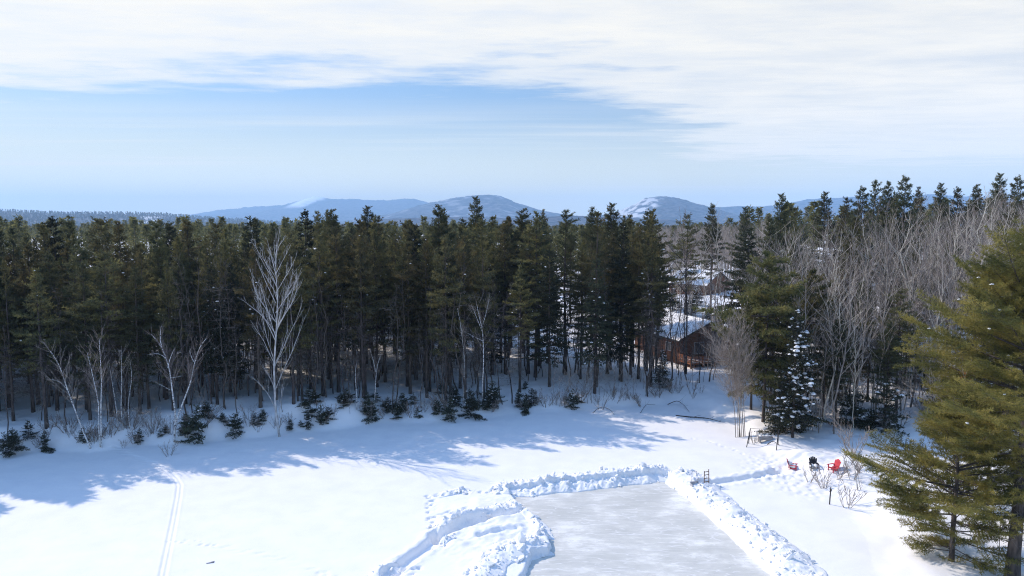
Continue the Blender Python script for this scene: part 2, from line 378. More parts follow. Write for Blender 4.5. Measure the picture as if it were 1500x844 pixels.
m, nt2, b = mat('rink_ice')
tcn = N(nt2, 'ShaderNodeTexCoord'); mp = N(nt2, 'ShaderNodeMapping'); mp.inputs['Rotation'].default_value = (0, 0, R(-10)); mp.inputs['Scale'].default_value = (.5, 1, 1)
L(nt2, tcn.outputs['Object'], mp.inputs[0])
na = N(nt2, 'ShaderNodeTexNoise'); na.inputs['Scale'].default_value = 1.1; na.inputs['Detail'].default_value = 8; na.inputs['Roughness'].default_value = .65; L(nt2, mp.outputs[0], na.inputs['Vector'])
nb = N(nt2, 'ShaderNodeTexNoise'); nb.inputs['Scale'].default_value = .28; nb.inputs['Detail'].default_value = 4; L(nt2, tcn.outputs['Object'], nb.inputs['Vector'])
ad = N(nt2, 'ShaderNodeMath', operation='ADD'); L(nt2, na.outputs['Fac'], ad.inputs[0]); L(nt2, nb.outputs['Fac'], ad.inputs[1])
cr = N(nt2, 'ShaderNodeValToRGB'); L(nt2, ad.outputs[0], cr.inputs[0]); e = cr.color_ramp.elements
sc_ = N(nt2, 'ShaderNodeMath', operation='MULTIPLY'); L(nt2, ad.outputs[0], sc_.inputs[0]); sc_.inputs[1].default_value = 0.5; L(nt2, sc_.outputs[0], cr.inputs[0])
e[0].position = .42; e[0].color = (.575, .575, .525, 1); e[1].position = .62; e[1].color = (.86, .85, .78, 1); q = e.new(.52); q.color = (.655, .65, .595, 1)
last = cr.outputs[0]
for k_, (ang, scl) in enumerate([(12, 1.3), (-55, 1.0), (80, 1.6), (35, .8)]):
    m_ = N(nt2, 'ShaderNodeMapping'); m_.inputs['Rotation'].default_value = (0, 0, R(ang)); m_.inputs['Scale'].default_value = (.16, 1, 1); m_.inputs['Location'].default_value = (k_ * 7, k_ * 3, 0); L(nt2, tcn.outputs['Object'], m_.inputs[0])
    z_ = N(nt2, 'ShaderNodeTexNoise'); z_.inputs['Scale'].default_value = scl * 1.4; z_.inputs['Detail'].default_value = 3; L(nt2, m_.outputs[0], z_.inputs['Vector'])
    a1 = N(nt2, 'ShaderNodeMath', operation='SUBTRACT'); L(nt2, z_.outputs['Fac'], a1.inputs[0]); a1.inputs[1].default_value = .5
    a2 = N(nt2, 'ShaderNodeMath', operation='ABSOLUTE'); L(nt2, a1.outputs[0], a2.inputs[0])
    a3 = N(nt2, 'ShaderNodeMapRange'); a3.inputs['From Max'].default_value = .012; a3.inputs['To Min'].default_value = .55; a3.inputs['To Max'].default_value = 0; L(nt2, a2.outputs[0], a3.inputs[0])
    mx_ = N(nt2, 'ShaderNodeMix', data_type='RGBA'); L(nt2, a3.outputs[0], mx_.inputs['Factor']); L(nt2, last, mx_.inputs['A']); mx_.inputs['B'].default_value = (.9, .89, .87, 1) if k_ % 2 else (.54, .535, .51, 1); last = mx_.outputs['Result']
L(nt2, last, b.inputs['Base Color']); b.inputs['Roughness'].default_value = .5; b.inputs['Specular IOR Level'].default_value = .15
n3_ = N(nt2, 'ShaderNodeTexNoise'); n3_.inputs['Scale'].default_value = 9; L(nt2, mp.outputs[0], n3_.inputs['Vector'])
bp = N(nt2, 'ShaderNodeBump'); bp.inputs['Strength'].default_value = .12; bp.inputs['Distance'].default_value = .03; L(nt2, n3_.outputs['Fac'], bp.inputs['Height']); L(nt2, bp.outputs[0], b.inputs['Normal'])
M_ICE = m
g = Geo(); x0, x1 = -4, 22; y0, y1 = 28, 54
g.add([(x0, y0, -.30), (x1, y0, -.30), (x1, y1, -.30), (x0, y1, -.30)], [(0, 1, 2), (0, 2, 3)])
# keep only the ice sheet inside the rink outline
g = Geo(); cxr = np.mean([p[0] for p in RINK]); cyr = np.mean([p[1] for p in RINK])
gxx, gyy = np.meshgrid(np.arange(-3, 19, .1), np.arange(30, 53, .1))
dr = dist_poly(gxx, gyy, RINK, True); dr = np.where(inside(gxx, gyy, RINK), -dr, dr)
ok = dr < 0.12
idx = -np.ones(ok.shape, int); V = np.stack([gxx[ok], gyy[ok], np.full(ok.sum(), -.30)], 1); idx[ok] = np.arange(ok.sum())
a_, b_, c_, d_ = idx[:-1, :-1], idx[:-1, 1:], idx[1:, 1:], idx[1:, :-1]; k = (a_ >= 0) & (b_ >= 0) & (c_ >= 0) & (d_ >= 0)
g.add(V, np.concatenate([np.stack([a_[k], b_[k], c_[k]], 1), np.stack([a_[k], c_[k], d_[k]], 1)]), 0, True)
tag(g.obj('ice_rink', M_ICE), kind='structure')

# ------------------------------------------------------------------ snow banks
def resample(P, step):
    P = np.asarray(P, float); s = np.r_[0, np.cumsum(np.linalg.norm(np.diff(P, axis=0), axis=1))]
    n = max(3, int(s[-1] / step)); t = np.linspace(0, s[-1], n)
    Q = np.stack([np.interp(t, s, P[:, i]) for i in range(P.shape[1])], 1)
    for _ in range(int(0.8 / step)): Q[1:-1] = (Q[:-2] + 2 * Q[1:-1] + Q[2:]) / 4
    return Q, t, s[-1]
def snow_bank(pxs, width, height, seed, label, rough=1.0, chunks=60, base=0.0):
    rng = np.random.default_rng(seed)
    P, t, Ltot = resample([gpx(u, v, base)[:2] for u, v in pxs], 0.07)
    d = np.gradient(P, axis=0); d /= np.linalg.norm(d, axis=1, keepdims=True); nrm = np.stack([-d[:, 1], d[:, 0]], 1)
    v = np.linspace(-1, 1, int(width / 0.065))
    wv = width / 2 * (1 + 0.35 * fbm(t / 1.5, t * 0 + seed, 3, seed))
    Xb = P[:, 0:1] + nrm[:, 0:1] * v[None] * wv[:, None]; Yb = P[:, 1:2] + nrm[:, 1:2] * v[None] * wv[:, None]
    prof = np.clip(1 - np.abs(v)[None] ** 1.7, 0, 1)
    ends = sstep(0, 0.9, t) * sstep(0, 0.9, Ltot - t)
    hvar = 0.8 + 0.9 * fbm(t / 1.3, t * 0 + 3.3, 3, seed + 2)
    w1, c1 = worley(Xb * 2.2, Yb * 2.2, seed); w2, c2 = worley(Xb * 5, Yb * 5, seed + 1)
    H = .82 * height * prof * (hvar * ends)[:, None]
    rough = rough * np.clip(.55 + 1.6 * fbm(Xb / 1.7, Yb / 1.7, 2, seed + 8), .1, 1.3)
    H = H + rough * prof ** 0.5 * ends[:, None] * (0.15 * (c1 - .45) * (1 - sstep(.25, .6, w1)) + 0.07 * (c2 - .4) * (1 - sstep(.2, .6, w2)) + 0.10 * fbm(Xb * 3, Yb * 3, 3, seed + 4))
    G0 = np.maximum(ground_h(Xb.copy(), Yb.copy()), -0.31)
    Zb = np.where(prof > 0.02, G0 + np.maximum(H, 0) + 0.01, G0 - 0.12)
    g = grid_geo(Xb, Yb, Zb)
    ii = rng.integers(0, Xb.shape[0], chunks); jj = np.clip((rng.normal(0.5, .27, chunks) * Xb.shape[1]).astype(int), 1, Xb.shape[1] - 2)
    C = np.stack([Xb[ii, jj], Yb[ii, jj], Zb[ii, jj] + .03], 1)
    g.blob(C, np.minimum(.015 + rng.exponential(.042, chunks), .24), rng, 0, .85, .45)
    return tag(g.obj('snow_bank', M_BANK), label, 'snow bank', 'snow banks shovelled round the rink')
snow_bank([(718, 715), (745, 715), (790, 711), (830, 707), (870, 703), (915, 698), (950, 693), (985, 690)], 2.4, .6, 3, 'long ridge of chunky snow along the far end of the ice rink', 1.25, 260)
snow_bank([(990, 692), (1012, 706), (1040, 728), (1070, 752), (1105, 780), (1140, 808), (1180, 845), (1215, 885)], 2.9, .62, 4, 'broad lumpy snow ridge along the long side of the rink below the chairs', 1.1, 330)
snow_bank([(633, 776), (655, 771), (680, 763), (705, 754), (730, 748), (748, 741)], 1.4, .5, 5, 'snow pile heaped along the dug path that reaches the rink edge', 1.3, 90)
snow_bank([(690, 862), (712, 838), (730, 820), (752, 806), (780, 800), (800, 795)], 2.0, .5, 6, 'big rough heap of snow blocks at the near corner of the ice', 2.0, 170)
snow_bank([(640, 727), (660, 722), (676, 718), (694, 720)], 0.9, .32, 7, 'small low snow heap standing apart beyond the trodden loop', 1.2, 25)
snow_bank([(548, 848), (562, 836), (576, 831), (590, 826)], 1.1, .42, 8, 'small snow heap at the outer end of the dug path', 1.3, 40)
snow_bank([(750, 732), (770, 748), (788, 765), (803, 785)], 1.2, .22, 9, 'low crumbly snow rim dropping straight onto the ice', 1.2, 80)
snow_bank([(640, 800), (655, 792), (668, 788)], 0.8, .22, 12, 'little crumbled snow lump beside the bend of the dug path', 1.4, 25)

# ------------------------------------------------------------------ tree makers (each returns trunk Geo, crown Geo)
def conifer(seed, H, cb, lmax, tmax=0.55, dz=0.55, nb=5, el_low=0, el_top=35, step=.28, lat=.45, kb=6, bl=.30, bw=.06, spread=.55,
            droop=.15, trunk_r=None, dead=10, irregular=.3, top_len=.35, snow=0, curl=.12, inner=.35, snow_r=.16, lat_n=1, gap=0.12):
    rng = np.random.default_rng(seed); tr = trunk_r or H * 0.0105
    g = Geo(); c = Geo()
    zt = np.linspace(-.4, H, 12); wob = np.cumsum(rng.normal(0, .03, (12, 2)), 0) * H / 18
    TP = np.column_stack([wob, zt]); TP[0, :2] = TP[1, :2]
    rr = tr * np.clip(1 - np.clip(zt, 0, H) / H, 0.03, 1) ** .8; rr[0] *= 1.25
    g.tube(TP, rr, 7)
    tx = lambda z: np.array([np.interp(z, zt, TP[:, 0]), np.interp(z, zt, TP[:, 1]), z])
    # dead stubs on the bare stem
    for _ in range(dead):
        z = rng.uniform(.12 * H, cb + .15 * H); az = rng.uniform(0, 6.283); ln = rng.uniform(.4, 1.5)
        p0 = tx(z); p1 = p0 + np.array([math.cos(az), math.sin(az), rng.uniform(-.25, .2)]) * ln * 1.25
        g.segs([p0], [p1], .02, .008, 3, 1)
        s0 = p0 + (p1 - p0) * rng.uniform(.25, 1, (7, 1)); g.segs(s0, s0 + rng.normal(0, .3, (7, 3)), .012, .006, 3, 1)
    C = []; D = []; S0 = []; S1 = []; SR = []; SN = []
    z = cb; a0 = rng.uniform(0, 6.28)
    side = 1 + irregular * rng.normal(0, .6, 8)        # lopsided crown
    while z < H - .15:
        t = (z - cb) / (H - cb)
        if t < tmax: ll = lmax * (.55 + .45 * t / max(tmax, .01))
        else: ll = lmax * (top_len / lmax + (1 - top_len / lmax) * ((1 - t) / (1 - tmax)) ** .85)
        n = nb if t < .9 else 4
        for k in range(n):
            if rng.random() < gap and t < .9: continue
            az = a0 + k * 6.283 / n + rng.normal(0, .3); zz_ = z + rng.normal(0, dz * .3)
            if zz_ > H - .05: continue
            ln = ll * np.clip(1 + irregular * rng.normal(0, 1), .35, 1.7) * side[int(az / 6.283 * 8) % 8]
            el = R(el_low + (el_top - el_low) * t ** 1.3 + rng.normal(0, 7))
            m_ = max(3, int(ln / step)); f = np.linspace(0, 1, m_ + 1)
            rad = ln * f; hor = rad * math.cos(el); ver = rad * math.sin(el) - droop * ln * f ** 1.5 + curl * ln * f ** 3
            p0 = tx(zz_); bend = rng.normal(0, .15) * f ** 2
            P = p0[None] + np.stack([hor * np.cos(az + bend), hor * np.sin(az + bend), ver], 1)
            S0.append(P[:-1]); S1.append(P[1:]); SR.append(np.linspace(max(.012, ln * .013), .006, m_ + 1))
            d = np.gradient(P, axis=0); d /= np.linalg.norm(d, axis=1, keepdims=True) + 1e-9
            for i in range(1, m_ + 1):
                if f[i] < inner * (1 - .6 * t): continue
                C.append(P[i]); D.append(d[i])
                if snow and rng.random() < snow: SN.append(P[i] + [0, 0, .06])
                # side shoots lying in the branch plane
                ls = lat * ln * (1.05 - f[i]) * rng.uniform(.5, 1.2)
                if ls > .18:
                    for sg in (-1, 1):
                        if rng.random() < .15: continue
                        sdv = np.array([-d[i][1], d[i][0], 0]) * sg * .85 + d[i] * .6 + [0, 0, rng.normal(0, .12)]
                        sdv /= np.linalg.norm(sdv) + 1e-9
                        mm = max(1, int(ls / step)); q = P[i][None] + sdv[None] * (ls * np.arange(1, mm + 1) / mm)[:, None]
                        C.extend(q); D.extend([sdv] * mm)
                        S0.append(P[i][None]); S1.append(q[-1:]); SR.append(np.array([.009, .004]))
                        if snow and rng.random() < snow * .6: SN.append(q[-1] + [0, 0, .05])
        z += dz * (1 - .35 * t) * rng.uniform(.75, 1.25); a0 += 1.1
    C.append(tx(H - .05)); D.append([0, 0, 1.0]); C.append(tx(H - .3)); D.append([0, 0, 1.0])
    for a_, b_, r_ in zip(S0, S1, SR):
        g.segs(a_, b_, r_[:len(a_)], r_[1:len(a_) + 1] if len(r_) > len(a_) else r_[-1], 3)
    c.blades(np.array(C), np.array(D), kb, bl, bw, spread, rng, 0, -.12)
    if SN: c.blob(np.array(SN), snow_r, rng, 1, .55)
    return g, c

def bare_parts(rng, P, r, g, tw, depth, dens, up, twig_r, n0=.3, lmul=.42, mat_i=0):
    """side branches on a limb given as a polyline"""
    ln = np.linalg.norm(np.diff(P, axis=0), axis=1).sum()
    k = max(2, int(ln * dens))
    for _ in range(k):
        f = rng.uniform(n0, 1); i = min(int(f * (len(P) - 1)), len(P) - 2); p = P[i] + (P[i + 1] - P[i]) * ((f * (len(P) - 1)) - i)
        d = P[i + 1] - P[i]; d /= np.linalg.norm(d) + 1e-9
        s_ = rng.normal(0, 1, 3); s_ -= d * s_.dot(d); s_ /= np.linalg.norm(s_) + 1e-9
        v = d * rng.uniform(.6, 1.1) + s_ * rng.uniform(.4, .8) + np.array([0, 0, up]); v /= np.linalg.norm(v)
        l2 = ln * lmul * (1.15 - f * .75) * rng.uniform(.5, 1.2)
        m_ = 4; q = [p]
        for j in range(m_):
            v = v + rng.normal(0, .07, 3) + np.array([0, 0, up * .15]); v /= np.linalg.norm(v); q.append(q[-1] + v * l2 / m_)
        q = np.array(q); r0 = max(twig_r, r * .45 * (1 - f * .5))
        rr = np.linspace(r0, twig_r * .6, m_ + 1)
        (g if r0 > .02 else tw).segs(q[:-1], q[1:], rr[:-1], rr[1:], 4 if r0 > .02 else 3)
        if depth > 1: bare_parts(rng, q, r0, g, tw, depth - 1, dens * 1.45, up, twig_r, .15, lmul * 1.05)

def bare_tree(seed, H, fork=.45, spread=.34, limbs=16, tr=None, dens=1.1, up=.25, twig_r=.008, lean=0.0, split=0):
    rng = np.random.default_rng(seed); g = Geo(); tw = Geo(); tr = tr or H * .0075
    zt = np.linspace(0, 1, 14); wob = np.cumsum(rng.normal(0, .012, (14, 2)), 0) * H
    TP = np.column_stack([wob + np.outer(zt ** 1.5, [lean * H, 0]), zt * H]); TP[:, :2] -= TP[0, :2]; TP[0, 2] = -.4
    g.tube(TP, tr * np.clip(1 - zt, .05, 1) ** .75, 7)
    a0 = rng.uniform(0, 6.28)
    for k in range(limbs):
        f = fork + (.96 - fork) * ((k + rng.uniform(0, .8)) / limbs); i = min(int(f * 13), 12); p = TP[i] + (TP[i + 1] - TP[i]) * (f * 13 - i)
        az = a0 + k * 2.4 + rng.normal(0, .3); el = R(rng.uniform(30, 62)); ln = spread * H * (1.1 - f) / (1.1 - fork) * rng.uniform(.6, 1.15) + .5
        v = np.array([math.cos(az) * math.cos(el), math.sin(az) * math.cos(el), math.sin(el)]); q = [p]
        for j in range(6):
            v = v + rng.normal(0, .06, 3) + np.array([0, 0, .07]); v /= np.linalg.norm(v); q.append(q[-1] + v * ln / 6)
        q = np.array(q); r0 = tr * (1 - f) ** .75 * .5 + .006; rr = np.linspace(r0, twig_r, 7)
        g.segs(q[:-1], q[1:], rr[:-1], rr[1:], 5)
        bare_parts(rng, q, r0, g, tw, 2, dens, up, twig_r)
    bare_parts(rng, TP[9:], tr * .3, g, tw, 2, dens, up, twig_r, .3, .4)
    return g, tw

# ------------------------------------------------------------------ prototypes and placing
class Proto:
    def __init__(s, name, H, parts): s.name = name; s.H = H; s.parts = parts; s.made = None     # parts: [(part name, mesh)]
def build(name, H, pair, tm, cm, cname='crown'):
    g, c = pair
    return Proto(name, H, [('trunk', g.mesh('trunk', [tm, M_DTWIG])), (cname, c.mesh(cname, cm))])
def place(p, x, y, H, label, cat, group=None, rz=0.0, wid=1.0, z=None, sink=0.0):
    if p.made is None:
        root = empty(p.name)
        for nm, me in p.parts:
            o = bpy.data.objects.new(nm, me); COL.objects.link(o); o.parent = root
        p.made = root
    else:
        src = p.made; root = src.copy(); COL.objects.link(root)
        for k in ('group', 'kind'):
            if k in root: del root[k]
        for ch in src.children:
            c = ch.copy(); COL.objects.link(c); c.parent = root
    s = H / p.H
    root.location = (x, y, (gz(x, y) if z is None else z) - sink); root.rotation_euler = (0, 0, rz); root.scale = (s * wid, s * wid, s)
    return tag(root, label, cat, group)

rnd = random.Random(7)
PINES = []
for i in range(8):
    PINES.append(build('pine_tree', 18, conifer(100 + i, 18, 3.6 + 1.15 * (i % 4), 1.95 + .35 * (i % 3), .30 + .06 * (i % 3), .50, 5, -4, 48, .25, .55, 9, .30, .06, .7,
                       irregular=.33, top_len=.18, dead=60, snow=.006 if i % 2 else .0, snow_r=.13, gap=.2 + .05 * (i % 3)), M_PBARK, [M_PINE if i % 4 else M_GREENP, M_SNOW]))
WPINES = []
for i in range(3):
    WPINES.append(build('pine_tree', 20, conifer(130 + i, 20, 6.0 + i, 2.7, .36, .50, 5, 0, 46, .25, .6, 11, .30, .06, .8, irregular=.22, dead=30, gap=.14, top_len=.25, trunk_r=.22),
                        M_PBARK, [M_GREENP, M_SNOW]))
SPRUCES = []
for i in range(4):
    SPRUCES.append(build('spruce_tree', 16, conifer(160 + i, 16, 2.4 + i * .8, 2.3, .12, .42, 6, -12, 30, .24, .48, 8, .26, .08, .5, droop=.22, irregular=.24, dead=14,
                         snow=.008, snow_r=.14, curl=.18, inner=.2, top_len=.2), M_PBARK, [M_SPRUCE, M_SNOW]))
YSPR = []
for i in range(4):
    YSPR.append(build('young_spruce', 3, conifer(180 + i, 3, .1, 1.0 + .25 * (i % 2), .05, .24, 6, -6, 40, .15, .45, 8, .17, .045, .7, droop=.12, irregular=.6, dead=0, gap=.35,
                      snow=.035, snow_r=.10, inner=.1, top_len=.12, trunk_r=.035), M_PBARK, [M_YSPR, M_SNOW]))
SNOWSP = build('snowy_spruce', 11, conifer(190, 11, .9, 2.35, .12, .36, 7, -10, 25, .24, .45, 7, .22, .07, .5, droop=.2, irregular=.2, dead=0, snow=.13, snow_r=.17, inner=.15, top_len=.2),
               M_PBARK, [M_SPRUCE, M_SNOW])
BARES = []
for i in range(7):
    BARES.append(build('bare_tree', 18, bare_tree(200 + i, 18, .30 + .09 * (i % 3), .29 + .03 * (i % 3), 20, tr=.10, dens=1.15, up=.10, twig_r=.0085, lean=.05 * ((i % 3) - 1)),
                       M_TAN if i % 2 else M_GBARK, M_TWIG))
SLIM = []
for i in range(4):
    rng = np.random.default_rng(270 + i); g, c = bare_tree(270 + i, 13, .35, .13, 12, tr=.075, dens=1.0, twig_r=.009, lean=.03 * (i - 1.5))
    for _ in range(40):
        z = rng.uniform(2, 11); az = rng.uniform(0, 6.28); q = np.array([0, 0, z]); e = q + np.array([math.cos(az), math.sin(az), rng.uniform(-.3, .1)]) * rng.uniform(.5, 1.4)
        c.segs([q], [e], .012, .006, 3); f = rng.uniform(.3, 1, (4, 1)); c.segs(q + (e - q) * f, q + (e - q) * f + rng.normal(0, .25, (4, 3)), .008, .005, 3)
    SLIM.append(build('slim_tree', 13, (g, c), M_PBARK, M_DTWIG))
SAPL = []
for i in range(4):
    SAPL.append(build('sapling', 5, bare_tree(230 + i, 5, .3, .3, 7, tr=.028, dens=1.8, twig_r=.009, lean=.05 * (i - 1.5)), M_GBARK, M_TWIG))
SHRUB = []
for i in range(3):
    rng = np.random.default_rng(250 + i); g = Geo(); tw = Geo()
    for k in range(9):
        az = rng.uniform(0, 6.28); v = np.array([math.cos(az) * .4, math.sin(az) * .4, 1]); v /= np.linalg.norm(v); q = [np.array([math.cos(az), math.sin(az), 0]) * .15 - [0, 0, .1]]
        for j in range(5): v = v + rng.normal(0, .12, 3); v /= np.linalg.norm(v); q.append(q[-1] + v * .3)
        q = np.array(q); rr = np.linspace(.014, .006, 6); g.segs(q[:-1], q[1:], rr[:-1], rr[1:], 4)
        bare_parts(rng, q, .012, tw, tw, 2, 3.5, .3, .008, .2, .4)
    SHRUB.append(build('bare_shrub', 1.5, (g, tw), M_GBARK, M_TWIG))

# ------------------------------------------------------------------ the dark pine forest
ZONES = [(118, 'behind the leaning white birch'), (212, 'behind the twin-stemmed white birch'), (335, 'behind the V-forked white birch'),
         (485, 'behind the tall silvery bare tree'), (640, 'behind the two slim pale birches'), (765, 'behind the lone tall white birch'), (2000, 'between the lone birch and the cabin')]
def zone(u):
    for a, t in ZONES:
        if u < a: return t
rnd = random.Random(11)
spots = []
yy = 50.0
while yy < 135:
    xx = -110.0 + (rnd.random()) * 3
    while xx < 40:
        x = xx + rnd.uniform(-1.3, 1.3); y = yy + rnd.uniform(-1.3, 1.3); xx += 2.9
        s = shore_s(x, y)
        if s < 2.4 or s > 60: continue
        u = px_of(x, y)
        if u > 950 + rnd.uniform(-14, 14): continue
        if u > 690 and rnd.random() < .34: continue
        if s > 13 and rnd.random() < (.20 if s < 32 else .6): continue
        tq = (24 - x) * .86 - (95 - y) * .51 if False else (24 - x) * .86 + (y - 95) * .51
        if -4 < tq < 24 and abs((x - 24) * .51 + (y - 95) * .86) < 10: continue
        spots.append((y, x, s, u))
    yy += 2.8
spots.sort(key=lambda q: math.hypot(q[0], q[1]))
# tall trees that break the skyline: column, row of the tip, distance, kind
SKYLINE = [(18, 335, 84, 'p', 'dark pine top'), (80, 318, 76, 's', 'dark pointed spruce'), (150, 322, 80, 'p', 'broad pine'), (172, 326, 74, 'p', 'narrow pine'), (243, 325, 82, 'p', 'round-topped pine'), (274, 325, 78, 'p', 'ragged pine'),
           (330, 335, 80, 'p', 'bushy pine'), (367, 318, 74, 's', 'sharp-tipped spruce'), (487, 309, 84, 'w', 'broad pale green pine'), (537, 304, 92, 'w', 'loose grey-green pine'), (595, 328, 84, 'p', 'short dark pine'), (642, 303, 84, 'w', 'wide brownish pine'),
           (698, 290, 95, 'w', 'tall lone pine'), (722, 318, 90, 'p', 'small pine'), (768, 308, 92, 'w', 'loose-crowned pine'), (792, 318, 84, 's', 'dense dark spruce'), (830, 310, 80, 'p', 'full olive pine'), (868, 306, 98, 'w', 'thin-topped pine'),
           (895, 300, 88, 'w', 'high ragged pine'), (922, 316, 94, 'p', 'slender dark pine'), (950, 308, 84, 'p', 'olive pine')]
SKY_WHERE = ['at the frame edge beyond the leaning birch', 'against the low hill, far side of the leaning birch', 'against the low hill above the twin-stemmed birch', 'just beside the broad pine above the twin-stemmed birch',
             'above the V-forked birch', 'second tip above the V-forked birch', 'between the V-forked birch and the silvery bare tree', 'straight above the silvery bare tree', 'below the snowy ski mountain',
             'below the long ridge beside the ski mountain', 'below the dip between the ski mountain and the domed mountain', 'at the foot slope of the domed mountain', 'poking up in front of the domed mountain',
             'close beside the tall lone pine of the domed mountain', 'below the long tail of the domed mountain', 'under the gap between the two nearer mountains', 'in the gap between dome and rocky mountain',
             'just short of the rocky mountain', 'at the snowy cliff of the rocky mountain', 'under the peak of the rocky mountain', 'under the far slope of the rocky mountain']
taken = []
for i, ((u, v, Yd, kd, nm), wh) in enumerate(zip(SKYLINE, SKY_WHERE)):
    P = at(u, v, Yd); z0 = gz(P[0], P[1]); H = P[2] - z0
    pr = {'p': PINES, 's': SPRUCES, 'w': WPINES}[kd]
    place(pr[i % len(pr)], P[0], P[1], H, nm + ' ' + wh, 'spruce' if kd == 's' else 'pine', 'trees that break the skyline', rnd.uniform(0, 6.28), rnd.uniform(.95, 1.15))
    taken.append((P[0], P[1]))
rs = random.Random(91); ns = 0
while ns < 165:
    x = rs.uniform(-62, 22); y = rs.uniform(54, 92); sd_ = shore_s(x, y); u = px_of(x, y)
    if not (1.6 < sd_ < 17) or not (-10 < u < 985): continue
    ns += 1
    place(SLIM[ns % 4], x, y, rs.uniform(8, 14.5), f"slim dead trunk with dry twigs in the shade {zone(u)}", 'dead tree', f"slim dead trunks {zone(u)}", rs.uniform(0, 6.28), rs.uniform(.8, 1.2))
ns = 0
while ns < 16:
    u = rs.uniform(925, 1055); y = rs.uniform(77, 87); x = (u - 750) / 1000 * y * 1.01
    if shore_s(x, y) < 3: continue
    ns += 1
    place(SLIM[ns % 4], x, y, rs.uniform(8, 14), 'slim dark trunk partly screening the brown cabin', 'dead tree', 'slim trunks screening the cabin', rs.uniform(0, 6.28), rs.uniform(.8, 1.2))
for k, (u, Yd, tv) in enumerate([(938, 79, 330), (951, 83, 322), (966, 80, 350), (927, 81, 340)]):
    P = at(u, tv, Yd); z0 = gz(P[0], P[1]); place(PINES[(3, 7)[k % 2]], P[0], P[1], P[2] - z0, 'high-crowned pine whose bare trunk crosses the far end of the cabin', 'pine', 'pines screening the far end of the cabin', k * 1.7, .9); taken.append((P[0], P[1]))
mass = []; n_ind = 0
def frontier(u):                       # row the ordinary tree tops reach, by column
    return np.interp(u, [0, 100, 250, 360, 480, 620, 760, 860, 960], [361, 359, 356, 354, 345, 338, 338, 338, 336])
for (y, x, s, u) in spots:
    if any((x - a) ** 2 + (y - b) ** 2 < 4 for a, b in taken): continue
    top = at(u, frontier(np.clip(u, 0, 960)) + rnd.gauss(7, 18), y)[2]; z0 = gz(x, y); H = min(max(top - z0, 12), 22)
    if s < 7: H *= rnd.uniform(.82, 1.0)
    seen = -30 < u < 980
    if not seen or n_ind >= 290: mass.append((x, y, z0, H, u)); continue
    n_ind += 1
    front = s < 14
    if rnd.random() < .16:
        place(rnd.choice(SPRUCES), x, y, H, f"dark spruce {'fronting' if front else 'deep inside'} the shady forest {zone(u)}", 'spruce', f"{'front' if front else 'inner'} forest spruces {zone(u)}", rnd.uniform(0, 6.28), rnd.uniform(.85, 1.1))
    else:
        place(PINES[rnd.choice((2, 3, 6, 7))] if u > 690 else rnd.choice(PINES), x, y, H, f"dark pine {'fronting' if front else 'deep inside'} the shady forest {zone(u)}", 'pine', f"{'front' if front else 'inner'} forest pines {zone(u)}", rnd.uniform(0, 6.28), rnd.uniform(.85, 1.12))

# everything past the counted trees: one mass of lighter trees, reaching back for several hundred metres
def simple_conifer(seed, H, n=200, bl=1.0, bw=.28, cb=.35, rad=.13):
    rng = np.random.default_rng(seed); g = Geo()
    g.segs([[0, 0, 0]], [[0, 0, H]], H * .01, .02, 4, 1)
    t = rng.uniform(0, 1, n) ** .8; az = rng.uniform(0, 6.28, n); rmax = H * rad * np.where(t < .3, .7 + t, 1 - (t - .3) / .7 * .9)
    r = rmax * rng.uniform(.15, .8, n); z = H * (cb + (1 - cb) * t)
    C = np.stack([np.cos(az) * r, np.sin(az) * r, z], 1); D = np.stack([np.cos(az), np.sin(az), rng.uniform(-.1, .6, n)], 1)
    g.blades(C, D, 3, bl, bw, .35, rng, 0); return g
def simple_bare(seed, H, n=60):
    rng = np.random.default_rng(seed); g = Geo(); g.segs([[0, 0, 0]], [[0, 0, H]], H * .008, .02, 4, 0)
    t = rng.uniform(.3, 1, n); az = rng.uniform(0, 6.28, n); p = np.stack([0 * t, 0 * t, t * H * .95], 1); l = H * .28 * (1.1 - t) + .5
    q = p + np.stack([np.cos(az) * l * .6, np.sin(az) * l * .6, l], 1); g.segs(p, q, .05, .015, 3, 0)
    for k in range(3):
        f = rng.uniform(.4, 1, (n, 1)); a = p + (q - p) * f; g.segs(a, a + rng.normal(0, .5, (n, 3)) + [0, 0, .5], .02, .012, 3, 0)
    return g
def merge_copies(protos, items, rng):
    G = Geo()
    pv = [(np.concatenate(p.V), np.concatenate(p.T), np.concatenate(p.M)) for p in protos]
    for (pi, x, y, z, sx, sz) in items:
        V, T, M_ = pv[pi]; a = rng.uniform(0, 6.28); c, s = math.cos(a), math.sin(a)
        W_ = np.stack([(V[:, 0] * c - V[:, 1] * s) * sx + x, (V[:, 0] * s + V[:, 1] * c) * sx + y, V[:, 2] * sz + z], 1)
        G.V.append(W_.astype(np.float32)); G.T.append(T + G.n); G.M.append(M_); G.S.append(np.zeros(len(T), bool)); G.n += len(V)
    return G
rng = np.random.default_rng(5)
fp = [simple_conifer(k, 17, 260, .85, .22) for k in range(5)]
items = [(rng.integers(5), x, y, z0, H / 17, H / 17) for (x, y, z0, H, u) in mass]
for k in range(620):                          # thick shore wood beyond the frame edge, on the sun side
    x = rng.uniform(-100, -36); y = rng.uniform(45, 90); sd_ = shore_s(x, y)
    if sd_ < 1.5 or px_of(x, y) > -12: continue
    items.append((rng.integers(5), x, y, gz(x, y), rng.uniform(.95, 1.25), rng.uniform(.85, 1.05)))
for k in range(900):
    y = 150 + 450 * rng.random() ** 1.3; x = rng.uniform(-.85, .95) * y; u = px_of(x, y)
    if 955 < u < 1085 and y < 200: continue
    z0 = gz(x, y); H = rng.uniform(12, 16.5) if u < 1080 else rng.uniform(14, 19)
    items.append((rng.integers(5), x, y, z0, H / 17 * 1.15, H / 17))
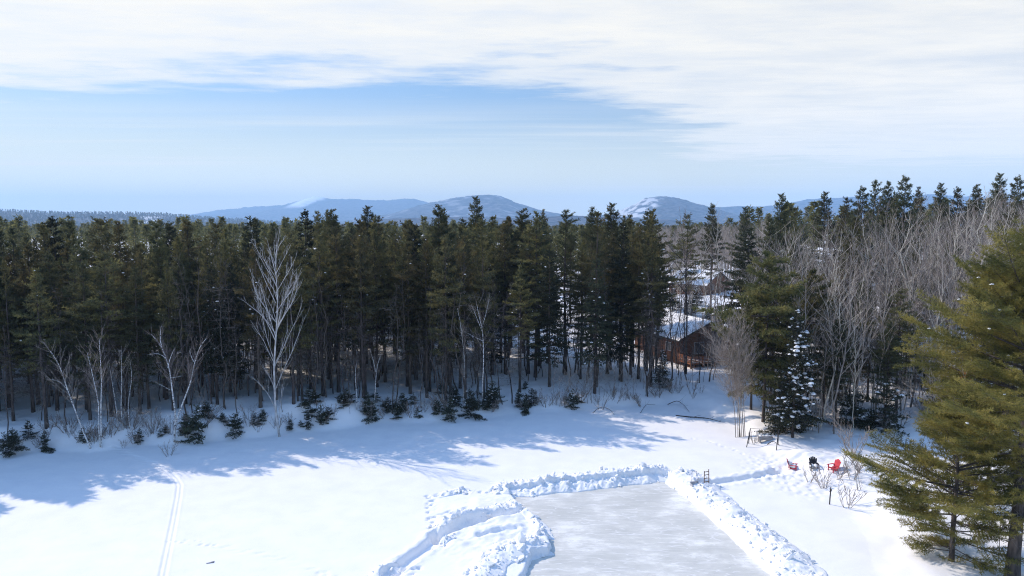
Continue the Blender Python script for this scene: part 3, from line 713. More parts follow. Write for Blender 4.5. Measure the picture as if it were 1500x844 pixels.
fp += [simple_bare(60 + k, 15, 70) for k in range(3)]
for k in range(420):
    y = 165 + 300 * rng.random(); u = rng.uniform(930, 1120); x = (u - 750) / 1000 * y * 1.01
    z0 = gz(x, y); H = rng.uniform(9, 14); items.append((5 + rng.integers(3), x, y, z0, H / 15 * 1.2, H / 15))
for q in fp[5:]: q.M = [np.full(len(m_), 2, np.int32) for m_ in q.M]
tag(merge_copies(fp, items, rng).obj('forest', [M_PINE, M_PBARK, M_TWIG]), 'solid evergreen forest stretching away behind the shore trees', 'forest', kind='stuff')

# ------------------------------------------------------------------ birches and bare trees of the shore, each with its own stems
def gpt(u, v):
    z = 0.5
    for _ in range(8):
        p = gpx(u, v, z); z = .5 * z + .5 * gz(p[0], p[1])
    p = gpx(u, v, z); return np.array([p[0], p[1], gz(p[0], p[1])])
def stem_tree(name, base, stems, label, cat, tm, wm, seed, dens=1.2, twig_r=.007, up=.2, n0=.45, lmul=.36, group=None, depth=2):
    twig_r *= 1.15; dens *= 2.6; rng = np.random.default_rng(seed); B = gpt(*base); root = empty(name, tuple(B)); tw = Geo(); k_s = 0
    for pts, r0, r1, twg in stems:
        dep = 0; P = []
        for k, (u, v) in enumerate(pts):
            if k: dep += rng.normal(0, .18)
            P.append(at(u + (rng.normal(0, 1.6) if k else 0), v + (rng.normal(0, 2) if k else 0), B[1] + dep) - B)
        r0 *= .62; r1 *= .45
        P = np.array(P)
        if np.hypot(*P[0][:2]) < .8 and abs(P[0][2]) < .8: P[0][2] -= .4
        s = np.r_[0, np.cumsum(np.linalg.norm(np.diff(P, axis=0), axis=1))]; t = np.linspace(0, s[-1], max(6, int(s[-1] / .5)))
        Q = np.stack([np.interp(t, s, P[:, i]) for i in range(3)], 1)
        for _ in range(2): Q[1:-1] = (Q[:-2] + 2 * Q[1:-1] + Q[2:]) / 4
        g = Geo(); g.tube(Q, np.linspace(r0, r1, len(Q)), 7); g.obj('trunk' if k_s == 0 else 'stem', tm, root); k_s += 1
        if twg: bare_parts(rng, Q, r0 * .8, tw, tw, depth, dens * twg, up, twig_r, n0, lmul)
    tw.obj('crown', wm, root)
    return tag(root, label, cat, group)

stem_tree('birch_tree', (135, 657), [([(135, 657), (117, 623), (107, 595), (98, 571), (92, 548), (84, 528), (71, 512)], .12, .035, .9), ([(98, 571), (88, 560), (71, 551)], .05, .015, 1.2)],
          'white birch leaning out over the shore, first birch from the open lake edge', 'birch', M_BIRCH, M_TWIG, 1)
stem_tree('birch_tree', (148, 655), [([(147, 655), (145, 622), (142, 589), (135, 551), (126, 517)], .10, .03, .8), ([(148, 655), (147, 598), (148, 554), (146, 497)], .11, .03, .8)],
          'upright white birch with two close stems beside the leaning birch', 'birch', M_BIRCH, M_TWIG, 2)
stem_tree('birch_tree', (181, 632), [([(181, 632), (181, 600), (179, 560), (178, 509)], .07, .02, .5)], 'thin straight white birch, middle of three slim stems by the V-forked birch', 'birch', M_BIRCH, M_TWIG, 3)
stem_tree('birch_tree', (174, 632), [([(174, 632), (170, 590), (163, 536)], .055, .02, .4)], 'thin white birch tilting toward the twin-stemmed birch', 'birch', M_BIRCH, M_TWIG, 4)
stem_tree('birch_tree', (190, 628), [([(190, 628), (189, 590), (192, 556), (192, 527)], .055, .02, .4)], 'thin white birch nearest the V-forked birch', 'birch', M_BIRCH, M_TWIG, 5)
stem_tree('birch_tree', (255, 648), [([(254, 648), (255, 616), (252, 580), (246, 539), (237, 509), (221, 491)], .15, .05, .9), ([(246, 539), (246, 520), (256, 508)], .06, .025, 1.2), ([(237, 509), (235, 497), (237, 480)], .06, .02, 1.5),
          ([(243, 525), (232, 518), (218, 520)], .04, .015, 1), ([(249, 571), (235, 562), (222, 562)], .04, .012, .8), ([(256, 622), (271, 583), (280, 560), (284, 530), (296, 503), (304, 496)], .12, .04, 1.0), ([(284, 530), (279, 518), (278, 512)], .05, .02, 1), ([(250, 553), (262, 552), (268, 551)], .04, .015, .8)],
          'big white birch forked into a wide V at the shore', 'birch', M_BIRCH, M_TWIG, 6)
# tall silvery tree
stem_tree('bare_tree', (411, 640), [([(410, 640), (403, 600), (402, 540), (403, 480), (406, 440), (406, 400), (404, 358)], .19, .03, .6), ([(404, 600), (392, 578), (380, 560), (369, 552)], .08, .02, .8), ([(408, 612), (412, 570), (418, 552)], .05, .015, .6),
          ([(403, 488), (392, 468), (372, 452), (356, 442)], .07, .02, .8)] +
          [([(404, 500 - 14 * k), (404 + sg * (6 + w * .35), 475 - 13 * k), (404 + sg * (9 + w * .8), 448 - 11 * k), (404 + sg * (9 + w), 418 - 8.5 * k)], .075 - .005 * k, .018, 1.2) for k, (sg, w) in enumerate([(-1, 22), (1, 24), (-1, 25), (1, 24), (-1, 19), (1, 18), (-1, 11), (1, 11), (-1, 4), (1, 5)])],
          'tall silvery bare tree with fan-shaped crown before the dark pines', 'bare tree', M_SILVER, M_SILVER, 7, dens=.8, twig_r=.008, up=.55, n0=.25, lmul=.42)
stem_tree('birch_tree', (523, 600), [([(523, 600), (524, 570), (523, 545), (522, 527)], .07, .03, .6)], 'slim pale birch, first of a pair, where the bank bushes grow', 'birch', M_BIRCH, M_TWIG, 8)
stem_tree('birch_tree', (548, 596), [([(548, 596), (550, 560), (550, 538), (556, 522), (562, 516)], .08, .03, .9), ([(550, 545), (546, 528), (542, 512)], .05, .02, 1)], 'slim pale birch, second of a pair, with a small forked top', 'birch', M_BIRCH, M_TWIG, 9)
stem_tree('birch_tree', (707, 592), [([(707, 592), (708, 560), (709, 530), (706, 485), (703, 465), (698, 446)], .12, .04, .5), ([(706, 485), (694, 455), (688, 435)], .05, .015, 1.4), ([(706, 480), (714, 455), (717, 432)], .05, .015, 1.4), ([(708, 500), (690, 492), (676, 488)], .035, .012, .7)],
          'lone tall white birch with reddish twigs before the pines', 'birch', M_BIRCH, M_TWIG, 10)
stem_tree('birch_tree', (679, 600), [([(679, 600), (678, 520), (675, 475), (670, 450)], .07, .025, .5)], 'pale bent birch stem half hidden in the pines near the lone tall birch', 'birch', M_BIRCH, M_TWIG, 11)
# trees in front of and round the cabin
stem_tree('bare_tree', (1005, 548), [([(1005, 548), (1004, 500), (1004, 455), (1006, 400), (1002, 360), (998, 335)], .20, .04, .6)] +
          [([(1005, 430 - 11 * k), (1005 + sg * (14 + w * .4), 410 - 11 * k), (1005 + sg * (22 + w), 380 - 8 * k)], .08, .02, 1.2) for k, (sg, w) in enumerate([(-1, 10), (1, 26), (-1, 8), (1, 18), (-1, 12), (1, 8)])],
          'tall dark bare tree standing straight before the cabin roof', 'bare tree', M_PBARK, M_TWIG, 12, dens=.9, twig_r=.010)
stem_tree('bare_tree', (993, 540), [([(993, 540), (993, 500), (996, 455), (999, 420), (994, 395)], .14, .03, .6)], 'thinner dark bare tree just beside the tall one before the cabin roof', 'bare tree', M_PBARK, M_TWIG, 13)
stem_tree('bare_tree', (952, 560), [([(952, 560), (952, 500), (951, 440), (950, 380)], .15, .05, .3)], 'dark bare trunk crossing the far corner of the cabin wall', 'bare tree', M_PBARK, M_TWIG, 14, dens=.6)
for k, (bu, bv, tu, tv, ph) in enumerate([(1060, 515, 1062, 350, 'behind the chimney'), (1048, 470, 1046, 300, 'with a high thin top beside the upper house'), (1072, 500, 1078, 340, 'between the chimney and the olive pine'), (1030, 470, 1026, 330, 'in front of the upper house roof'), (1088, 480, 1092, 330, 'at the edge of the yard past the chimney'), (968, 470, 970, 345, 'just off the cabin roof on the forest side')]):
    B = gpt(bu, bv); T_ = at(tu, tv, B[1])
    place(BARES[k % 7], B[0], B[1], T_[2] - B[2], 'thin grey bare tree ' + ph, 'bare tree', 'bare trees of the cabin yard', rnd.uniform(0, 6))
# clump at the point
stem_tree('bare_tree', (1086, 640), [([(1086 + a, 640), (1084 + a * .5 + b * .12, 600), (1078 + b * .6, 550), (1072 + b * 1.3, 510), (1066 + b * 2.0, 470 + c)], r_, .015, 1.2) for a, b, c, r_ in [(-8, -18, 14, .06), (-3, -6, -14, .085), (-1, 3, 6, .055), (4, 9, -4, .075), (6, 20, 24, .06), (1, 14, 34, .045), (-5, -10, 30, .045)]],
          'clump of slender grey stems rising together from the snowy point', 'bare tree', M_GBARK, M_TWIG, 15, dens=1.4, n0=.3)
# leaning pale stem and shrubs by the chairs
stem_tree('bare_tree', (1258, 718), [([(1258, 718), (1248, 663), (1236, 634), (1223, 618), (1208, 600)], .07, .02, .8), ([(1262, 716), (1256, 690), (1250, 660)], .04, .015, 1)],
          'pale bare stem leaning over the red chair nearest the big pines', 'bare tree', M_SILVER, M_TWIG, 16, dens=1.6)

# ------------------------------------------------------------------ small growth on the bank
YS = [((8, 668), 62, 'at the frame edge on the low shore'), ((66, 660), 34, 'small and thin between frame edge and leaning birch'), ((292, 646), 64, 'dense and dark, at the foot of the V-forked birch'), ((346, 636), 56, 'between the V-forked birch and the silvery tree'),
      ((205, 648), 30, 'small, on the bank beside the V-forked birch'), ((452, 628), 44, 'first one past the silvery bare tree'), ((470, 622), 36, 'second one past the silvery bare tree'), ((545, 616), 34, 'under the pale birch pair'), ((580, 615), 26, 'small and round past the pale birch pair'),
      ((612, 612), 26, 'little one alone on the snowy bank'), ((662, 615), 46, 'broad one of the thicket before the lone birch'), ((690, 612), 60, 'tallest of the thicket before the lone birch'), ((722, 598), 48, 'just past the lone tall birch'), ((770, 604), 40, 'isolated on the snowbank past the lone birch'),
      ((838, 600), 44, 'dark and bushy, last one before the brush'), ((640, 606), 30, 'partly hidden at the start of the thicket'), ((508, 610), 30, 'half buried, between silvery tree and birch pair'), ((235, 640), 22, 'tiny, close to the V-forked birch')]
for k, ((u, v), hpx, ph) in enumerate(YS):
    B = gpt(u, v); H = hpx * B[1] / 1000
    place(YSPR[k % 4], B[0], B[1], H * rnd.uniform(.55, .9), 'young dark spruce ' + ph, 'young spruce', 'young spruces along the bank', rnd.uniform(0, 6), rnd.uniform(.75, 1.05))
B = gpt(971, 568); place(SNOWSP, B[0], B[1], 58 * B[1] / 1000 , 'snow-laden young spruce below the cabin wall', 'spruce', None, 1.0, 1.15)
for k, (u, v, h, ph) in enumerate([(1038, 470, 26, 'nearest the chimney top'), (1012, 462, 30, 'between the two house roofs'), (1022, 448, 30, 'below the upper house wall'), (985, 455, 34, 'beyond the cabin ridge'), (1068, 470, 24, 'right behind the chimney')]):
    B = gpt(u, v); place(SNOWSP, B[0], B[1], h * B[1] / 1000, 'snow-covered bushy evergreen ' + ph, 'spruce', 'snowy evergreens between the houses', rnd.uniform(0, 6), 1.7)
SW = [(200, 'by the V-forked birch'), (420, 'near the silvery bare tree'), (640, 'below the pale birch pair'), (780, 'near the lone tall birch'), (960, 'in the brush before the cabin'), (1100, 'on the slope below the cabin')]
for k in range(62):
    u = rnd.uniform(30, 1055) if k < 20 else rnd.uniform(775, 1060)
    v = np.interp(u, [0, 130, 250, 410, 560, 690, 850, 990, 1060], [660, 648, 640, 628, 612, 604, 590, 580, 570]) - rnd.uniform(-3, 14) - (rnd.uniform(0, 30) if u > 960 else 0)
    B = gpt(u, v); w = next(t for a, t in SW if u < a)
    place(SAPL[k % 4], B[0], B[1], rnd.uniform(1.6, 5.5), 'thin bare sapling sticking out of the snowy bank ' + w, 'sapling', 'saplings on the bank ' + w, rnd.uniform(0, 6), rnd.uniform(.8, 1.2))
for k, (u, v, h, ph) in enumerate([(1208, 716, 34, 'below the black chair'), (1185, 706, 22, 'below the snow-filled red chair'), (1240, 742, 40, 'at the foot of the leaning pale stem'), (1226, 700, 30, 'below the upright red chair'), (1248, 700, 36, 'touching the big pine boughs'), (196, 645, 26, 'on the bank beneath the three slim birches'), (205, 650, 22, 'lowest on the bank under the slim birches'), (140, 645, 30, 'behind the twin-stemmed birch foot'),
                                   (880, 600, 22, 'at the brushy shore near the fallen branch'), (940, 596, 22, 'by the arched fallen branch'), (1105, 650, 20, 'beside the grey stem clump'), (1250, 665, 44, 'purplish, behind the upright red chair'), (1262, 690, 40, 'beside the young olive pine'), (248, 668, 24, 'alone on the lake snow below the V-forked birch')]):
    B = gpt(u, v); place(SHRUB[k % 3], B[0], B[1], h * B[1] / 1000, 'leafless twiggy shrub ' + ph, 'shrub', 'leafless shrubs in the snow', rnd.uniform(0, 6), 1.2)
BW = [(215, 'by the leaning and twin birches'), (420, 'between the forked birch and the silvery tree'), (640, 'between the silvery tree and the thicket'), (1100, 'past the lone tall birch')]
rnd = random.Random(55)
for k in range(46):
    u = rnd.uniform(0, 900) if k % 2 else rnd.uniform(420, 780)
    v = np.interp(u, [0, 130, 250, 410, 560, 690, 850, 990], [660, 648, 638, 628, 610, 602, 594, 585]) - abs(rnd.gauss(0, 10))
    B = gpt(u, v); w = next(t for a, t in BW if u < a)
    place(YSPR[k % 4], B[0], B[1], rnd.uniform(.6, 1.7), 'scruffy little spruce in the bank undergrowth ' + w, 'young spruce', 'undergrowth spruces ' + w, rnd.uniform(0, 6), rnd.uniform(.8, 1.2))
for k in range(90):
    u = rnd.uniform(20, 1040); v = np.interp(u, [0, 130, 250, 410, 560, 690, 850, 990, 1040], [660, 650, 640, 630, 614, 606, 596, 588, 585]) - abs(rnd.gauss(0, 9))
    B = gpt(u, v); w = next(t for a, t in BW if u < a)
    place(SHRUB[k % 3], B[0], B[1], rnd.uniform(.7, 2.2), 'low leafless brush on the shaded bank ' + w, 'shrub', 'leafless brush ' + w, rnd.uniform(0, 6), rnd.uniform(.8, 1.4))
for k in range(70):
    u = rnd.uniform(1100, 1500); Yd = rnd.uniform(58, 80); x = (u - 750) / 1000 * Yd * 1.01
    if shore_s(x, Yd) < 4 or math.hypot(x - gpx(1195, 684, .6)[0], Yd - gpx(1195, 684, .6)[1]) < 4.5: continue
    w = 'beside the snowy spruce' if u < 1230 else 'behind the chairs and big pines'
    if k % 3 == 0: place(YSPR[k % 4], x, Yd, rnd.uniform(1.5, 4.5), 'small dark evergreen on the wood floor ' + w, 'young spruce', 'small evergreens ' + w, rnd.uniform(0, 6), rnd.uniform(.8, 1.2))
    else: place(SAPL[k % 4], x, Yd, rnd.uniform(3, 8), 'thin grey sapling in the bare wood ' + w, 'sapling', 'wood saplings ' + w, rnd.uniform(0, 6), rnd.uniform(.8, 1.2))
rnd = random.Random(66); ns = 0
while ns < 75:
    u = rnd.uniform(1095, 1490); Yd = rnd.uniform(58, 74); x = (u - 750) / 1000 * Yd * 1.01
    if shore_s(x, Yd) < 3.5 or math.hypot(x - gpx(1195, 684, .6)[0], Yd - gpx(1195, 684, .6)[1]) < 6: continue
    if abs(u - 1160) < 45 and Yd < 68: continue
    ns += 1; w = 'beside the snowy spruce' if u < 1230 else 'behind the chairs and the big pines'
    place(BARES[ns % 7], x, Yd, rnd.uniform(9, 17.5), 'slim pale leafless tree at the wood edge ' + w, 'bare tree', 'slim leafless trees ' + w, rnd.uniform(0, 6.28), rnd.uniform(.55, .85))
for k in range(60):
    u = rnd.uniform(1090, 1480); Yd = rnd.uniform(58, 76); x = (u - 750) / 1000 * Yd * 1.01
    if shore_s(x, Yd) < 4 or math.hypot(x - gpx(1195, 684, .6)[0], Yd - gpx(1195, 684, .6)[1]) < 5: continue
    w = 'beside the snowy spruce' if u < 1230 else 'behind the chairs and the big pines'
    place(SHRUB[k % 3], x, Yd, rnd.uniform(1.2, 3.2), 'purplish leafless brush on the wood floor ' + w, 'shrub', 'wood floor brush ' + w, rnd.uniform(0, 6.28), rnd.uniform(.7, 1.1))
def log(pts, r, label, name='fallen_branch', m=M_PBARK, off=.05):
    P = []
    for u, v, dz in pts: b = gpt(u, v); P.append([b[0], b[1], b[2] + dz])
    P = np.array(P); g = Geo(); t = np.linspace(0, len(P) - 1, 14); Q = np.stack([np.interp(t, range(len(P)), P[:, i]) for i in range(3)], 1)
    for _ in range(3): Q[1:-1] = (Q[:-2] + 2 * Q[1:-1] + Q[2:]) / 4
    g.tube(Q, np.linspace(r, r * .4, 14), 6); tw = np.random.default_rng(len(label)); bare_parts(tw, Q, r, g, g, 1, 1.5, .2, .006, .2, .3)
    return tag(g.obj(name, m), label, 'branch')
log([(868, 605, .0), (880, 602, .5), (893, 604, .35), (900, 608, 0)], .03, 'dark branch arching out of the snow at the brushy shore')
log([(938, 605, 0), (946, 600, .55), (960, 597, .3)], .03, 'forked dark branch poking up by the brushy shore')
log([(978, 594, .1), (992, 592, .45), (1003, 597, .2), (1010, 604, 0)], .04, 'longest arched branch lying at the mouth of the snowy gully')
log([(990, 609, .02), (1010, 612, .08), (1035, 613, .06), (1056, 618, .0)], .06, 'half-buried dark branch along the snow at the gully mouth')
log([(1124, 652, .05), (1132, 650, .25), (1142, 653, .05)], .04, 'dark sticks on the snow beneath the swing frame')

# ------------------------------------------------------------------ woods on the near-house side
TOPS = ([1080, 1100, 1150, 1200, 1260, 1300, 1350, 1400, 1450, 1520, 1700], [345, 340, 335, 330, 318, 310, 300, 292, 288, 285, 280])
WZ = [(1150, 'above the snowy spruce'), (1230, 'between the snowy spruce and the leaning stem'), (1310, 'behind the upright red chair'), (1400, 'behind the young olive pine'), (2000, 'behind the tall olive pine')]
def wz(u): return next(t for a, t in WZ if u < a)
nb_ = 0
rnd = random.Random(23); bare_spots = []
for _ in range(6000):
    u = rnd.uniform(1090, 1560); Yd = 58 + 60 * rnd.random() ** 1.1; x = (u - 750) / 1000 * Yd * 1.01; s = shore_s(x, Yd)
    if s < 5 or any(math.hypot(x - a, Yd - b) < 1.55 for a, b in bare_spots): continue
    if u < 1110 and Yd < 75: continue
    if math.hypot(x - gpx(1195, 684, .6)[0], Yd - gpx(1195, 684, .6)[1]) < 5.5: continue
    bare_spots.append((x, Yd))
    if len(bare_spots) > 290: break
bare_spots.sort(key=lambda p: p[1])
wn = 0
for k, (x, y) in enumerate(bare_spots):
    u = px_of(x, y); z0 = gz(x, y); v = np.interp(u, *TOPS) + rnd.gauss(16, 20) + max(0, 66 - y) * 5
    H = min(max(at(u, v, y)[2] - z0, 8), 26)
    if rnd.random() < (.15 if y < 76 else .38):
        pr = rnd.choice(WPINES * 3 + PINES + SPRUCES); H *= rnd.uniform(.55, .8) if y < 76 else rnd.uniform(.7, .97)
        sp_ = pr in SPRUCES
        place(pr, x, y, H, f"dark {'spruce' if sp_ else 'pine'} among the grey bare trees {wz(u)}", 'spruce' if sp_ else 'pine', f"{'spruces' if sp_ else 'pines'} among the bare trees {wz(u)}", rnd.uniform(0, 6.28), rnd.uniform(.9, 1.2))
    else:
        place(rnd.choice(BARES), x, y, H, f"grey leafless tree in the sunlit wood {wz(u)}", 'bare tree', f"leafless trees {wz(u)}", rnd.uniform(0, 6.28), rnd.uniform(.8, 1.1))
rnd = random.Random(41); yard = []
for _ in range(3000):
    u = rnd.uniform(945, 1120); Yd = rnd.uniform(103, 190); x = (u - 750) / 1000 * Yd * 1.01
    if any(math.hypot(x - a, Yd - b) < 2.6 for a, b in yard) or (136 < Yd < 152 and 1010 < u < 1070) or (128 < Yd <= 136 and 1022 < u < 1060): continue
    yard.append((x, Yd))
    z0 = gz(x, Yd); H = at(u, rnd.gauss(352 if Yd > 130 else 372, 14), Yd)[2] - z0
    far = Yd > 140
    place(rnd.choice(BARES), x, Yd, max(6, H), 'hazy grey leafless tree ' + ('beyond the upper house' if far else 'between the cabin and the upper house'), 'bare tree', 'leafless trees ' + ('beyond the upper house' if far else 'between the houses'), rnd.uniform(0, 6.28), rnd.uniform(.9, 1.3))
    if len(yard) >= 60: break
for k, (u, v, Yd, kd, ph) in enumerate([(1092, 305, 110, 'w', 'thin layered pine above the yard trees'), (1045, 300, 125, 'w', 'thin layered pine over the upper house'), (1008, 315, 115, 'p', 'dark pine behind the tall bare tree of the cabin'), (1146, 286, 96, 'w', 'tall dark pine where the wood starts beside the cabin'), (1128, 318, 88, 'p', 'olive pine stepping down toward the cabin yard'), (1165, 305, 98, 'p', 'pine between the two high dark crowns'), (1208, 283, 104, 'w', 'round dark pine alone above the bare wood'), (1265, 275, 112, 'w', 'first pine of the high skyline group'), (1283, 266, 104, 'p', 'second pine of the high skyline group'),
                                      (1302, 268, 108, 'w', 'third pine of the high skyline group'), (1328, 260, 104, 'w', 'tallest pine of the high skyline group'), (1345, 275, 112, 'p', 'last pine of the high skyline group'), (1378, 270, 118, 'w', 'lower pine peeping over the bare twigs'), (1405, 276, 120, 'w', 'distant pine tip between the skyline groups'), (1432, 272, 116, 'w', 'pine tip just before the corner pines'), (1464, 256, 106, 'w', 'high pine of the corner skyline'), (1490, 260, 104, 'w', 'outermost pine of the corner skyline'), (1240, 290, 118, 'p', 'pine showing behind the bare twigs beside the high group')]):
    P = at(u, v, Yd); z0 = gz(P[0], P[1]); pr = {'p': PINES, 'w': WPINES}[kd]
    place(pr[k % len(pr)], P[0], P[1], min(P[2] - z0, 30), ph, 'pine', 'skyline pines over the bare wood', rnd.uniform(0, 6.28), rnd.uniform(.85, 1.0))
B = gpt(1160, 641); place(build('snowy_spruce', 13, conifer(191, 13, 1.2, 2.3, .12, .36, 7, -10, 25, .24, .45, 8, .22, .065, .5, droop=.2, irregular=.36, gap=.2, dead=6, snow=.10, snow_r=.21, inner=.15, top_len=.2), M_PBARK, [M_SPRUCE, M_SNOW]),
                        B[0], B[1], at(1158, 452, B[1])[2] - B[2], 'narrow dark spruce loaded with clumps of snow behind the swing frame', 'spruce', None, .6, .95)
OLIVES = build('olive_pine', 15, conifer(192, 15, 3.0, 3.2, .45, .55, 5, -4, 40, .26, .6, 11, .34, .075, .65, irregular=.45, dead=16, gap=.2), M_PBARK, [M_OLIVE2, M_SNOW])
for k, (u, v, tu, tv, ph) in enumerate([(1118, 618, 1120, 375, 'with tangled dead boughs beside the snowy spruce'), (1100, 600, 1104, 420, 'smaller, crowding the clump of grey stems'), (1182, 600, 1180, 400, 'rising just behind the snowy spruce')]):
    B = gpt(u, v); place(OLIVES, B[0], B[1], at(tu, tv, B[1])[2] - B[2], 'olive green pine ' + ph, 'pine', 'olive pines at the wood edge', k * 1.3, .95)

# big pines close by
def near_pine(name, base, Yd, top_v, seed, label, **kw):
    x = (base - 750) / 1000 * Yd * (math.cos(PITCH) + CAM_H / Yd * math.sin(PITCH)); z0 = gz(x, Yd); H = at(base, top_v, Yd)[2] - z0
    kw['cb'] = kw['cbf'] * H; del kw['cbf']
    g, c = conifer(seed, H, **kw); root = empty(name, (x, Yd, z0))
    g.obj('trunk', [M_PBARK, M_DTWIG], root); c.obj('crown', [M_OLIVE, M_SNOW], root)
    return tag(root, label, 'pine')
near_pine('pine_tree', 1482, 34.5, 347, 301, 'tall olive white pine with a thick bare lower trunk, closest to the camera', cbf=.38, lmax=4.3, tmax=.38, dz=.44, nb=6, el_low=4, el_top=46, step=.17, lat=.68, kb=15, bl=.21, bw=.022, spread=1.0, droop=.05, trunk_r=.34, dead=60, irregular=.38, top_len=.5, snow=.004, snow_r=.08, gap=.14, curl=.15)
near_pine('pine_tree', 1394, 36.5, 565, 302, 'bushy young olive pine with long low boughs at the lake edge', cbf=.05, lmax=4.1, tmax=.3, dz=.46, nb=6, el_low=-2, el_top=48, step=.16, lat=.68, kb=15, bl=.20, bw=.021, spread=1.0, droop=.1, trunk_r=.15, dead=4, irregular=.32, top_len=.4, snow=.004, snow_r=.08, gap=.12, curl=.15)
near_pine('pine_tree', 1445, 43.0, 600, 303, 'shorter olive pine squeezed between the two big olive pines', cbf=.15, lmax=2.8, tmax=.3, dz=.55, nb=5, el_low=-6, el_top=40, step=.18, lat=.55, kb=18, bl=.19, bw=.022, spread=1.0, droop=.1, trunk_r=.12, dead=8, irregular=.38, top_len=.4, snow=.015, snow_r=.09, gap=.2)
near_pine('pine_tree', 1520, 41.0, 420, 304, 'olive pine cut off by the frame edge beyond the thick trunk', cbf=.2, lmax=3.6, tmax=.35, dz=.6, nb=5, el_low=-6, el_top=40, step=.18, lat=.55, kb=18, bl=.19, bw=.022, spread=1.0, droop=.1, trunk_r=.2, dead=10, irregular=.38, top_len=.5, gap=.2)
stem_tree('bare_tree', (1462, 830), [([(1462, 830), (1466, 760), (1460, 690), (1463, 630), (1455, 570)], .03, .015, .4)] + [([(1463, 640 - 8 * k), (1463 + sg * 22, 622 - 8 * k + 4), (1463 + sg * 55, 618 - 12 * k), (1463 + sg * w, 612 - 16 * k)], .03, .009, 1.6) for k, (sg, w) in enumerate([(-1, 130), (1, 60), (-1, 105), (-1, 150)])] + [([(1462, 760), (1445, 772), (1415, 778)], .05, .02, .8)],
          'pale bare tree spreading thin white branches in front of the olive pines', 'bare tree', M_GBARK, M_TWIG, 31, dens=.55, twig_r=.006, up=.1, n0=.2, lmul=.5)

